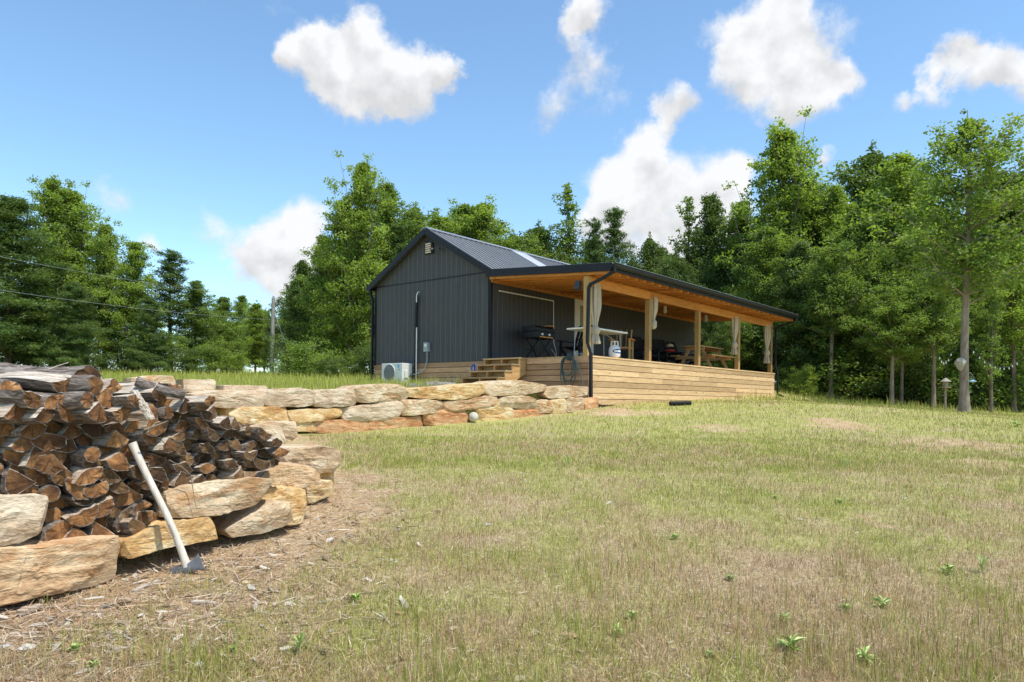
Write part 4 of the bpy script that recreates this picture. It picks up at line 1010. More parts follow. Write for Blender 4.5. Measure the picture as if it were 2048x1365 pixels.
for k in range(4):
    zt = ZD - k * rise
    MB().bx(-k * run - .05, -k * run - .03, y0 + .05, y1 - .05, zt - rise + .03, zt - .042).build('riser_board', oldwood, stairs) if k < 3 else None
# ------------------------------------------------------------------ things fixed or standing at the cabin
def house_thing(name, x, y, z, label, cat, group=None, rz=0): return empty(name, W(x, y, z), A + rz, label, cat, group)
t = house_thing('air_conditioner', -.35, 3.42, .44, 'ivory outdoor air conditioner with round fan grille by the gable wall', 'air conditioner')
w2, d2, h2 = .46, .2, .64
MB().bx(-d2, d2, -w2, w2, .04, h2).build('casing', ac_body, t, bevel=.012)
gr = MB(); gr.tube([(-d2 - .012, .1 + .26 * math.cos(a), .35 + .26 * math.sin(a)) for a in np.linspace(0, 2 * math.pi, 33)[:-1]], .012, 6, closed=True)
grl = gr.build('grille_ring', ac_body, t, smooth=True)
mb = MB(); mb.lathe([(.25, 0), (.25, .006)], (0, 0, 0), 32); fan = mb.build('fan_opening', dark_grille, t); fan.rotation_euler = (0, R(-90), 0); fan.location = (-d2 - .001, .1, .35)
mb = MB()
for k in range(-11, 12):
    yy = k * .0215; hh = math.sqrt(max(0, .25 ** 2 - yy ** 2)); mb.bx(-d2 - .02, -d2 - .014, .1 + yy - .003, .1 + yy + .003, .35 - hh, .35 + hh)
for k in range(-2, 3):
    zz = k * .09; hh = math.sqrt(max(0, .25 ** 2 - zz ** 2)); mb.bx(-d2 - .024, -d2 - .02, .1 - hh, .1 + hh, .35 + zz - .003, .35 + zz + .003)
mb.build('grille_bars', simple('grille_grey', (.35, .36, .36), .5), t)
MB().bx(-d2 - .004, -d2, -.36, -.25, .5, .6).build('badge', simple('badge_blue', (.25, .5, .75), .4), t)
bd = MB(); bd.prism([(-.02, .52), (.015, .585), (.03, .585), (.0, .52)], (-d2 - .006, -.31, 0), (0, 1, 0), (0, 0, 1), (.002, 0, 0)); bd.bx(-d2 - .004, -d2, -.37, -.3, .44, .455); bd.build('logo', dark_grille, t)
MB().bx(-.12, .02, -w2 - .03, -w2, .2, .42).build('service_cover', ac_body, t, bevel=.006)
for y in (-.3, .3): MB().bx(-d2 + .02, d2 - .02, y - .04, y + .04, 0, .04).build('foot', dark_grille, t)
# line set and conduit
t = house_thing('line_set_conduit', -.05, 2.87, .4, 'white pipe and black cable running up the gable wall', 'pipe')
MB().tube([(-.05, -.03, 0), (-.05, -.03, 1.75)], .019, 10).build('white_pipe', white_plastic, t, smooth=True)
MB().tube([(.0, .07, .05), (.0, .06, 1.9), (-.0, .04, 2.5), (-.02, .02, 2.72)], .036, 8).build('black_cover', black_metal, t, smooth=True)
MB().tube([(-.06, -.02, 2.5), (-.06, -.02, 2.7), (-.02, -.03, 2.8), (.05, -.03, 2.82)], .016, 8).build('pipe_elbow', white_plastic, t, smooth=True)
mb = MB()
for q_ in range(3): mb.tube([(-.02, .05 - .03 * q_, .5 - .05 * q_), (-.12, .0, .35), (-.2, -.03, .25 + .05 * q_), (-.28, .06, .28)], .008, 5)
mb.build('cable', black_metal, t, smooth=True)
t = house_thing('electrical_box', -.05, 2.45, 1.42, 'small grey electrical disconnect box on the gable wall', 'electrical box')
MB().bx(-.06, .05, -.085, .085, 0, .27).build('box', grey_metal, t, bevel=.008)
MB().bx(-.066, -.061, -.05, .04, .15, .22).build('label_plate', white_paint, t)
MB().tube([(0, -.02, 0), (0, -.02, -.25), (-.02, .02, -.45), (-.06, .12, -.58), (-.14, .3, -.66), (-.2, .5, -.68), (-.25, .62, -.66)], .016, 8).build('conduit', grey_metal, t, smooth=True)
t = house_thing('wall_conduit', .03, -.14, 1.13, 'thin black cable running down the corner of the cabin', 'cable')
MB().tube([(-.07, .2, 2.4), (-.06, .19, 1.2), (-.06, .16, .5), (-.06, .13, .0)], .009, 6).build('cable_run', black_metal, t, smooth=True)
# cream pipe on porch wall
xa, xb = lx(995, -.03), lx(1104, -.03)
t = house_thing('wall_pipe', xb, -.03, 1.55, 'thin cream water pipe running along and down the porch wall', 'pipe')
MB().tube([(xa - xb, -.02, 1.49), (0, -.02, 1.49)], .02, 8).build('upper_run', white_plastic, t, smooth=True)
MB().tube([(0, -.02, 1.49), (.0, -.03, .8), (.02, -.03, .2)], .012, 8).build('drop', white_plastic, t, smooth=True)
MB().tube([(.02, -.03, .2), (.06, -.1, -.05), (.0, -.14, -.2), (-.14, -.12, -.05), (-.18, -.1, .0)], .012, 8).build('hose_tail', white_plastic, t, smooth=True)
# blue thing by stairs
t = house_thing('hose_reel', -.38, .22, .70, 'small bright blue hose spigot reel left of the stairs', 'reel')
MB().tube([(0, .0, 0), (0, .0, .28)], .02, 8).build('stand', blue_paint, t, smooth=True)
MB().tube([(-.02 + .0, .0 + .09 * math.cos(a), .17 + .11 * math.sin(a)) for a in np.linspace(0, 6.283, 17)[:-1]], .018, 6, closed=True).build('ring', blue_paint, t, smooth=True)
MB().tube([(-.02, -.08, .05), (-.05, -.16, .03)], [.03, .02], 8).build('nozzle', chrome, t, smooth=True)
MB().bx(-.03, .03, -.1, .1, -.32, 0).build('bracket', oldwood, t)
# grey stones at foot of stairs
for i, (x0, y0_, x1, y1_, lb) in enumerate([(812,766,850,782,'flat grey stone left of the stair foot'), (852,762,878,780,'dark pointed stone beside the stair foot'), (876,764,912,780,'speckled grey stone at the stair foot'), (1030,790,1045,800,'x')][:3]):
    stone(bx4(x0, y0_, x1, y1_), (-1.6, 15.4), (.95, .3), .3, st_grey, lb, 200 + i, 0, 30, group='grey stones at the stair foot')
# white ball
bp = gp(947, 845, 10); bp.y -= .1
bl = MB(); prof = [(.1 * math.sin(a), .1 - .1 * math.cos(a)) for a in np.linspace(.05, math.pi - .05, 17)]
bl.lathe(prof, (0, 0, 0), 24); mb_ = bl.build('ball', simple('worn_white_ball', (.52, .47, .38), .8, .25, 25, 0, .5), smooth=True, loc=at(947, 834.5, bp.y) - Vector((0, 0, .1)))
tag(mb_, 'round off white ball resting against the stone wall', 'ball')
# black corrugated drain
pd1, pd2 = gp(1340, 813, 14), gp(1381, 812, 14)
mb = MB(); n_ = 40; mb.tube([Vector((0, 0, .07)).lerp((pd2 - pd1) + Vector((0, 0, .07)), i / n_) for i in range(n_ + 1)], [.06 if i % 2 else .052 for i in range(n_ + 1)], 14)
tag(mb.build('drain_pipe', black_metal, loc=pd1), 'black corrugated drain pipe lying in front of the deck skirt', 'pipe')
# hose coil
t = house_thing('garden_hose', -.09, -2.72, .9, 'dark green garden hose hanging in loops at the deck corner', 'hose')
mb = MB()
for k in range(6):
    a0 = k * .5; rx_, rz_ = .17 + .02 * (k % 3), .24 + .07 * (k % 4); oy = -.04 * (k % 3) + .03; oz = .22 - rz_ 
    mb.tube([(-.03 - .018 * k, oy + rx_ * math.cos(a) * (1 + .1 * math.sin(a)), oz + rz_ * math.sin(a)) for a in np.linspace(0, 6.283, 33)[:-1]], .0135, 6, closed=True)
mb.build('coil', rubber, t, smooth=True)
MB().tube([(-.12, -.18, .05), (-.13, -.3, .1), (-.14, -.42, -.15), (-.15, -.52, -.5), (-.2, -.62, -.75), (-.3, -.66, -.82), (-.35, -.5, -.8)], .0135, 6).build('loose_end', rubber, t, smooth=True)
MB().bx(-.05, .06, -.03, .03, .12, .3).build('hook', dark_grille, t)
# curtains
def curtain(x, y, ztop, zknot, zbot, r0, label, seed):
    t = house_thing('curtain', x, y, zbot, label, 'curtain', 'knotted porch curtains')
    rg = random.Random(seed); nn = 44; H_ = ztop - zbot; hk = zknot - zbot; mb = MB(); prof = []
    K_ = 24
    for i in range(K_ + 1):
        z = H_ - (H_ - hk - .06) * i / K_; tt = i / K_
        r = r0 * (1 - .0 * tt) * (1.0 if tt < .45 else 1 - .62 * ss((tt - .45) / .55)) * (.8 + .2 * min(1, tt * 6)); prof.append((r, z))
    ph = [rg.uniform(0, 6) for _ in range(4)]
    fn = lambda a, z: 1 + .17 * math.sin(8 * a + ph[0] + z * .8) + .1 * math.sin(13 * a + ph[1] - z * 1.3) + .06 * math.sin(3 * a + ph[2] + z * 2)
    mb.lathe([(r, z) for r, z in prof][::-1], (0, 0, 0), nn, fn=fn)
    d = mb.build('drape', curtain_m, t, smooth=True)
    for v in d.data.vertices: v.co.x *= 1.25; v.co.y *= .7
    kn = MB(); rk = r0 * .8
    kn.lathe([(rk * .4, hk - .16), (rk * .85, hk - .11), (rk * 1.05, hk - .03), (rk * .9, hk + .05), (rk * .5, hk + .1)], (0, 0, 0), 24, fn=lambda a, z: 1 + .12 * math.sin(4 * a + z * 30 + ph[3]))
    kn.build('knot', curtain_m, t, smooth=True)
    if hk > .2:
        tl = MB(); tl.lathe([(r0 * .75, 0), (r0 * .8, .03), (r0 * .62, hk * .5), (r0 * .4, hk - .08)], (0, 0, 0), 36, fn=fn); tl.build('tail', curtain_m, t, smooth=True)
curtain(.42, py_, 2.96, 1.80, 1.45, .15, 'long knotted linen curtain beside the corner post nearest the stairs', 1)
curtain(3.38, py_, 2.96, 2.22, 2.12, .13, 'short curtain tied into a ball by the second post', 2)
curtain(9.02, py_, 2.96, 2.0, 1.66, .13, 'knotted curtain hanging beside the fourth post', 3)
curtain(12.0, py_, 2.96, 1.9, 1.5, .13, 'knotted curtain at the far end post of the porch', 4)
# porch lights
for i, (px, yy, lb) in enumerate([(1328, -1.5, 'small white ceiling light fixed under the porch roof'), (1410, -1.5, 'far white ceiling light under the porch roof')]):
    t = house_thing('porch_light', lx(px, yy), yy, zr_(yy) - .42, lb, 'light', 'porch ceiling lights')
    MB().lathe([(.05, .2), (.06, .22), (.06, .24)], (0, 0, 0), 16).build('base', white_paint, t, smooth=True)
    MB().lathe([(.02, .0), (.06, .03), (.07, .1), (.045, .2)], (0, 0, 0), 16).build('globe', simple('frosted', (.7, .68, .62), .3), t, smooth=True)
t = house_thing('outdoor_speaker', .0, py_ + .2, bot - .32, 'small dark box speaker beside the top of the corner post', 'speaker')
MB().box((-.06, 0, .1), (.12, .14, .22), Matrix.Rotation(R(12), 3, 'Y')).build('case', dark_grille, t, bevel=.01)
MB().bx(-.02, .06, -.02, .02, .08, .14).build('bracket', black_metal, t)
# griddle
t = house_thing('griddle', lx(1076, -.7), -.7, ZD, 'black flat top griddle on a folding stand against the porch wall', 'grill')
mb = MB()
for yy in (-.22, .22):
    for sx in (-1, 1): mb.bar((sx * .34, yy, .02), (-sx * .28, yy, .62), .025, .025)
mb.bar((-.34, -.22, .3), (-.34, .22, .3), .02, .02); mb.bar((.2, -.22, .12), (.2, .22, .12), .02, .02); mb.build('folding_legs', black_metal, t)
MB().bx(-.42, .42, -.27, .27, .62, .80).build('body', black_metal, t, bevel=.012)
mb = MB(); mb.prism([(-.25, .805), (.27, .805), (.27, .93), (-.18, .96), (-.25, .9)], (-.42, 0, 0), (0, 1, 0), (0, 0, 1), (.84, 0, 0)); mb.build('lid', black_metal, t, bevel=.01)
for kx in (-.22, .1):
    mb = MB(); mb.tube([(kx, -.275, .72), (kx, -.31, .72)], [.045, .035], 14); kn = mb.build('knob', chrome, t, smooth=True); kn['label'] = 'round silver control knob'
MB().bx(-.3, .3, -.28, -.271, .63, .665).build('amber_strip', amber, t)
MB().bx(.1, .38, -.3, -.1, .965, .985).build('tray', amber, t)
# slatted folding / adirondack chairs
def lounge(mat):
    t = empty('deck_chair')
    s = MB()
    for k in range(6): s.bx(-.26 + k * .1, -.18 + k * .1, -.27, .27, .36 + .012 * k, .38 + .012 * k)
    s.build('seat', mat, t)
    b_ = MB()
    for k in range(5): b_.bar((-.24, -.22 + k * .11, .36), (-.62, -.26 + k * .13, 1.12), .085, .02)
    b_.build('backrest', mat, t)
    for yy in (-.33, .33):
        MB().bar((.3, yy, 0), (.26, yy, .6), .04, .07).build('leg', mat, t)
        MB().bar((-.35, yy, 0), (.3, yy, .42), .04, .07).build('leg', mat, t)
        MB().bx(-.48, .38, yy - .06, yy + .06, .6, .625).build('armrest', mat, t)
    return t
base = lounge(black_cloth)
spots = [(lx(1150, -1.15), -1.15, 180, 'black slatted chair between the griddle and the white table'), (lx(1336, -1.1), -1.1, 250, 'black slatted chair just right of the second post'),
         (lx(1318, -.8), -.6, 250, 'black slatted chair against the wall behind the second post'), (lx(1362, -1.0), -1.0, 255, 'black slatted chair left of the picnic table'), (lx(1290, -1.), -1.0, 250, 'black slatted chair behind the wooden chair')]
for i, (x, y, a_, lb) in enumerate(spots):
    o = base if i == 0 else copy_tree(base)
    o.location = W(x, y, ZD); o.rotation_euler = (0, 0, A + R(a_)); tag(o, lb, 'chair', 'black slatted porch chairs')
# white folding table
t = house_thing('folding_table', 1.35, -2.62, ZD, 'white plastic folding table with grey metal legs behind the corner post', 'table', rz=R(0))
MB().bx(-.93, .93, -.36, .36, .72, .765).build('tabletop', white_plastic, t, bevel=.012)
for sx in (-1, 1):
    mb = MB(); 
    for yy in (-.26, .26): mb.tube([(sx * .72, yy, 0), (sx * .68, yy, .72)], .013, 6)
    mb.tube([(sx * .72, -.26, .1), (sx * .72, .26, .1)], .012, 6); mb.tube([(sx * .7, 0, .6), (sx * .2, 0, .71)], .01, 6); mb.build('leg', grey_metal, t, smooth=True)
# propane tank
t = house_thing('propane_tank', lx(1228, -3.02), -3.02, ZD, 'white propane cylinder with a blue label standing at the deck edge', 'gas cylinder')
MB().lathe([(.09, .0), (.1, .03), (.135, .05), (.152, .10), (.155, .18), (.153, .25), (.135, .31), (.09, .35), (.05, .365)], (0, 0, 0), 28).build('tank_body', white_paint, t, smooth=True)
mb = MB()
n_ = 14
vs = []; 
for i in range(n_ + 1):
    a = R(-165 + 150 * i / n_) + R(0); hh = .062 * math.sqrt(max(.05, 1 - ((i / n_ - .5) * 2) ** 2 * .9))
    for z_ in (.2 - hh, .2 + hh): vs.append((.1575 * math.cos(a), .1575 * math.sin(a), z_))
mb.add(vs, [(2 * i, 2 * i + 2, 2 * i + 3, 2 * i + 1) for i in range(n_)])
lab = mb.build('label_band', simple('label_blue', (.05, .10, .32), .4), t, smooth=True)
mb = MB(); vs = []
for i in range(9):
    a = R(-150 + 120 * i / 8); hh = .022 + .008 * math.sin(i * 2.3)
    for z_ in (.2 - hh, .2 + hh): vs.append((.16 * math.cos(a), .16 * math.sin(a), z_))
mb.add(vs, [(2 * i, 2 * i + 2, 2 * i + 3, 2 * i + 1) for i in range(8)]); mb.build('lettering_patch', white_paint, lab, smooth=True)
MB().tube([(.075 * math.cos(a), .075 * math.sin(a), .46) for a in np.linspace(.4, 5.9, 17)], .012, 6).build('collar', white_paint, t, smooth=True)
for a in (.5, 2.1, 3.7, 5.3): MB().bar((.09 * math.cos(a), .09 * math.sin(a), .33), (.08 * math.cos(a), .08 * math.sin(a), .46), .02, .03).build('collar_strut', white_paint, t)
MB().tube([(0, 0, .36), (0, 0, .42)], .022, 10).build('valve', chrome, t, smooth=True)
MB().tube([(.0, .02, .41), (.12, .1, .5), (.25, .12, .3), (.32, .1, .02)], .008, 6).build('gas_hose', dark_grille, t, smooth=True)
# rustic wooden chair
t = house_thing('rustic_chair', lx(1243, -2.1), -2.1, ZD, 'rustic log chair of pale wood behind the propane cylinder', 'chair', rz=R(200))
MB().bx(-.26, .26, -.28, .28, .4, .46).build('seat', wood_x, t, bevel=.01)
for (x, y) in ((-.22, -.26), (-.22, .26), (.24, -.26), (.24, .26)): MB().tube([(x, y, 0), (x, y, .66)], .035, 8).build('leg', wood_z, t, smooth=True)
for y in (-.28, .28): MB().bx(-.3, .3, y - .05, y + .05, .66, .7).build('armrest', orange_x, t, bevel=.008)
mb = MB()
for k in range(4): mb.bar((-.24, -.2 + k * .13, .42), (-.36, -.22 + k * .145, 1.0), .1, .02)
mb.build('backrest', wood_z, t)
# picnic table
t = house_thing('picnic_table', lx(1405, -2.35), -2.35, ZD, 'wooden picnic table with attached benches at the far end of the porch', 'picnic table', rz=R(0))
mb = MB()
for k in range(5): mb.bx(-.9, .9, -.36 + k * .146, -.36 + k * .146 + .138, .72, .757)
mb.build('tabletop', wood_x, t, bevel=.004)
for sy in (-1, 1):
    mb = MB(); mb.bx(-.9, .9, sy * .62 - .13, sy * .62 - .004, .42, .457); mb.bx(-.9, .9, sy * .62 + .004, sy * .62 + .13, .42, .457); mb.build('bench', wood_x, t, bevel=.004)
for x in (-.62, .62):
    MB().bx(x - .02, x + .02, -.7, .7, .33, .42).build('cross_beam', wood_y, t); MB().bx(x - .02, x + .02, -.34, .34, .63, .72).build('cross_beam', wood_y, t)
    for sy in (-1, 1): MB().bar((x + .04, sy * .58, 0), (x + .04, sy * .2, .72), .04, .09).build('leg', wood_y, t)
t = house_thing('pillow', lx(1366, -2.2), -1.7, ZD + .5, 'patterned cushion on a seat left of the picnic table', 'cushion')
MB().lathe([(.05, -.05), (.16, -.03), (.18, .0), (.16, .03), (.05, .05)], (0, 0, .1), 16).build('pad', red_m, t, smooth=True)
MB().lathe([(.02, .12), (.14, .13), (.1, .2), (.02, .24)], (0, 0, .1), 16).build('hat_shape', simple('straw_tan', (.55, .42, .25), .8), t, smooth=True)

# ------------------------------------------------------------------ utility pole and wires
pb = at(543, 752, 41); pt = at(547, 597, 41)
pb.z = g1(pb.x, pb.y) - .2
t = empty('utility_pole', pb, 0, 'weathered wooden utility pole standing at the tree line left of the cabin', 'utility pole')
h_ = pt.z - pb.z
MB().tube([(0, 0, 0), ((pt.x - pb.x) * .5, 0, h_ * .5), (pt.x - pb.x, 0, h_)], [.13, .12, .10], 12).build('pole', pole_m, t, smooth=True)
MB().lathe([(.05, 0), (.07, .03), (.05, .08), (.06, .12)], (pt.x - pb.x, 0, h_ + .0), 10).build('insulator', grey_metal, t, smooth=True)
MB().tube([(pt.x - pb.x, 0, h_ * .86), (1.6, -.4, 0)], .015, 5).build('guy_wire', grey_metal, t)
def wire(a, b, sag, label, r=.005):
    P = [a.lerp(b, i / 40) - Vector((0, 0, sag * 4 * (i / 40) * (1 - i / 40))) for i in range(41)]; mb = MB(); mb.tube([p - a for p in P], r, 5)
    tag(mb.build('power_line', grey_metal, loc=a), label, 'wire', 'power lines')
wire(pt, at(-500, 400, 26), .45, 'upper power line crossing in front of the left trees')
wire(at(547, 640, 41), at(-500, 495, 22), .35, 'lower power line crossing in front of the left trees')

# ------------------------------------------------------------------ trees
def tree_mesh(kind, seed, H, Rc, base, leaf, nclump, lpc, mat, barkm, spread=1.0, rise=.8, droop=0, r0=None, lean=0):
    rg = np.random.default_rng(seed); r0 = r0 or .013 * H + .03
    ph = rg.uniform(0, 6, 4)
    def trunk(t): return np.array([lean * H * t + .12 * math.sin(t * 4 + ph[0]) * t, .12 * math.sin(t * 5 + ph[1]) * t, H * t * .97])
    mb = MB(); pts = [trunk(t) for t in np.linspace(0, 1, 14)]
    mb.tube([Vector(p) for p in pts], [r0 * 1.35 if i == 0 else r0 * (1 - .93 * i / 13) for i in range(14)], 9)
    C = []; S = []; nb_ = int(nclump * 1.5) // 4; lpc = lpc * .8; spread = spread * .88
    for i in range(nb_):
        u = (i + rg.uniform(0, 1)) / nb_
        if kind == 'cone': f = (1 - u) ** .75 * .95 + .07; tt = base + (1 - base) * u ** .95
        elif kind == 'broad': f = math.sin(math.pi * min(1, (u * .86 + .16))) ** .6; tt = base + (1 - base) * u * .93
        elif kind == 'pine': f = (1 - u) ** .6 * .9 + .12; tt = base + (1 - base) * u
        else: f = 1 - .5 * u; tt = base + (1 - base) * u
        L = Rc * f * rg.uniform(.4, 1.35); az = i * 2.4 + rg.uniform(-.5, .5); el = rise * rg.uniform(.6, 1.3)
        st_ = trunk(max(.02, tt - .08 * L / H * 3))
        d = np.array([math.cos(az), math.sin(az), 0])
        def pos(t): return st_ + d * L * t + np.array([0, 0, L * math.tan(el) * (t ** (1.3 if rise > .3 else .9)) - droop * L * t * t])
        if L > .6:
            mb.tube([Vector(pos(t)) for t in (0, .35, .7, .97)], [r0 * .28 * (1 - .5 * tt) * k for k in (1, .7, .45, .15)], 5)
        for q_ in range(4):
            t = [.98, .8, .58, .36][q_] + rg.uniform(-.1, .05)
            p = pos(t) + rg.normal(0, .12 * L, 3) * [1, 1, .6]
            if q_ > 0:
                sd_ = np.array([-d[1], d[0], 0]) * rg.uniform(-.45, .45) * L * t; p = p + sd_
            C.append(p); S.append(spread * rg.uniform(.6, 1.25) * (.55 + .45 * f))
    for k in range(8): C.append(trunk(1 - .02 * k - rg.uniform(0, .02)) + rg.normal(0, .06, 3)); S.append(spread * (.32 + .05 * k))
    C = np.array(C); S = np.array(S); n = np.maximum(8, (lpc * S ** 1.7)).astype(int)
    ci = np.repeat(np.arange(len(C)), n); tot = len(ci)
    dirs = rg.normal(0, 1, (tot, 3)); rad = rg.uniform(0, 1, tot) ** .75
    dirs /= np.linalg.norm(dirs, axis=1)[:, None]
    flat = np.array([1, 1, .62]) if kind != 'pine' else np.array([1.2, 1.2, .5])
    P = C[ci] + dirs * (rad * S[ci] * .78)[:, None] * flat
    P = P[P[:, 2] > .12]; tot = len(P)
    nrm = rg.normal(0, 1, (tot, 3)); nrm[:, 2] = np.abs(nrm[:, 2]) + .55; nrm /= np.linalg.norm(nrm, axis=1)[:, None]
    a = np.cross(nrm, rg.normal(0, 1, (tot, 3))); a /= np.linalg.norm(a, axis=1)[:, None] + 1e-9; b = np.cross(nrm, a)
    sz = leaf * rg.uniform(.6, 1.25, tot)[:, None]
    wr = .42 if kind != 'pine' else .11
    if kind == 'pine': sz = sz * 1.35
    V = np.stack([P - a * sz * .5, P + b * sz * wr - a * sz * .05, P + a * sz * .55, P - b * sz * wr - a * sz * .05 + nrm * sz * .08], 1).reshape(-1, 3)
    Q = np.arange(tot * 4).reshape(-1, 4)
    me = np_mesh('crown', V, Q)
    ct = rg.normal(.5, .17, len(C)); ch = np.clip(rg.normal(.18, .2, len(C)), 0, 1)
    ci2 = ci[:tot] if len(ci) != tot else ci
    tint = np.clip(ct[ci2] + rg.normal(0, .14, tot), 0, 1); hue = np.clip(ch[ci2] + rg.normal(0, .1, tot), 0, 1)
    for nm, val in (('tint', tint), ('hue', hue)):
        at_ = me.attributes.new(nm, 'FLOAT', 'FACE'); at_.data.foreach_set('value', val.astype(np.float32))
    me.materials.append(mat)
    t = empty('tree'); o = bpy.data.objects.new('crown', me); COL.objects.link(o); o.parent = t
    mb.build('trunk', barkm, t, smooth=True)
    t['H'] = H; return t
T = {}
T['bright'] = [tree_mesh('cone', 1, 11, 2.7, .08, .125, 300, 240, leaf_bright, bark_grey, 1.0, .85), tree_mesh('cone', 2, 11, 2.4, .10, .125, 280, 240, leaf_bright, bark_grey, .95, .95)]
T['mid'] = [tree_mesh('cone', 3, 11, 3.0, .10, .13, 290, 220, leaf_mid, bark_grey, 1.05, .7), tree_mesh('broad', 4, 11, 3.1, .14, .13, 310, 220, leaf_mid, bark_grey, 1.1, .6)]
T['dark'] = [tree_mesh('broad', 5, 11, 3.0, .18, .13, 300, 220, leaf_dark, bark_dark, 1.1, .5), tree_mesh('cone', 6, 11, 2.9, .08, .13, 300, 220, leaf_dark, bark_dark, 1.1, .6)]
T['pine'] = [tree_mesh('pine', 7, 11, 3.1, .14, .17, 280, 330, needle_m, bark_dark, 1.05, .22), tree_mesh('pine', 8, 11, 1.9, .4, .17, 140, 260, needle_m, bark_dark, .8, .5)]
T['tall'] = [tree_mesh('broad', 9, 11, 2.5, .42, .13, 220, 190, leaf_mid, bark_light, .95, .55), tree_mesh('cone', 10, 11, 2.4, .4, .13, 200, 190, leaf_bright, bark_grey, .95, .6)]
T['sparse'] = [tree_mesh('cone', 12, 11, 1.5, .25, .14, 120, 130, leaf_mid, bark_grey, .72, .9)]
T['bush'] = [tree_mesh('bush', 14, 2.2, 1.4, .02, .10, 70, 130, leaf_mid, bark_grey, .8, .6), tree_mesh('bush', 15, 3.2, 1.6, .05, .10, 90, 140, leaf_bright, bark_grey, .85, .8), tree_mesh('bush', 16, 2.6, 1.7, .02, .10, 90, 130, leaf_dark, bark_dark, .9, .5)]
used = set()
NAME = {'bright': 'broadleaf_tree', 'mid': 'broadleaf_tree', 'dark': 'broadleaf_tree', 'pine': 'pine_tree', 'tall': 'broadleaf_tree', 'sparse': 'broadleaf_tree', 'bush': 'shrub'}
def plant(kind, i, px, topy, Y, wf_, label, group, cat='tree', rot=None):
    src = T[kind][i % len(T[kind])]; key = (kind, i % len(T[kind]))
    if key in used: o = copy_tree(src)
    else: used.add(key); o = src
    p = at(px, topy, Y); gz_ = g1(p.x, p.y) - .08; h = p.z - gz_
    s = h / float(src['H']); o.name = NAME[kind]
    o.location = (p.x, p.y, gz_); o.scale = (s * wf_, s * wf_, s); o.rotation_euler = (0, 0, rnd.uniform(0, 6.28) if rot is None else rot)
    tag(o, label, cat, group); return o
GL, GM, GR_ = 'trees at the left edge of the clearing', 'trees behind the cabin', 'trees of the wood right of the cabin'
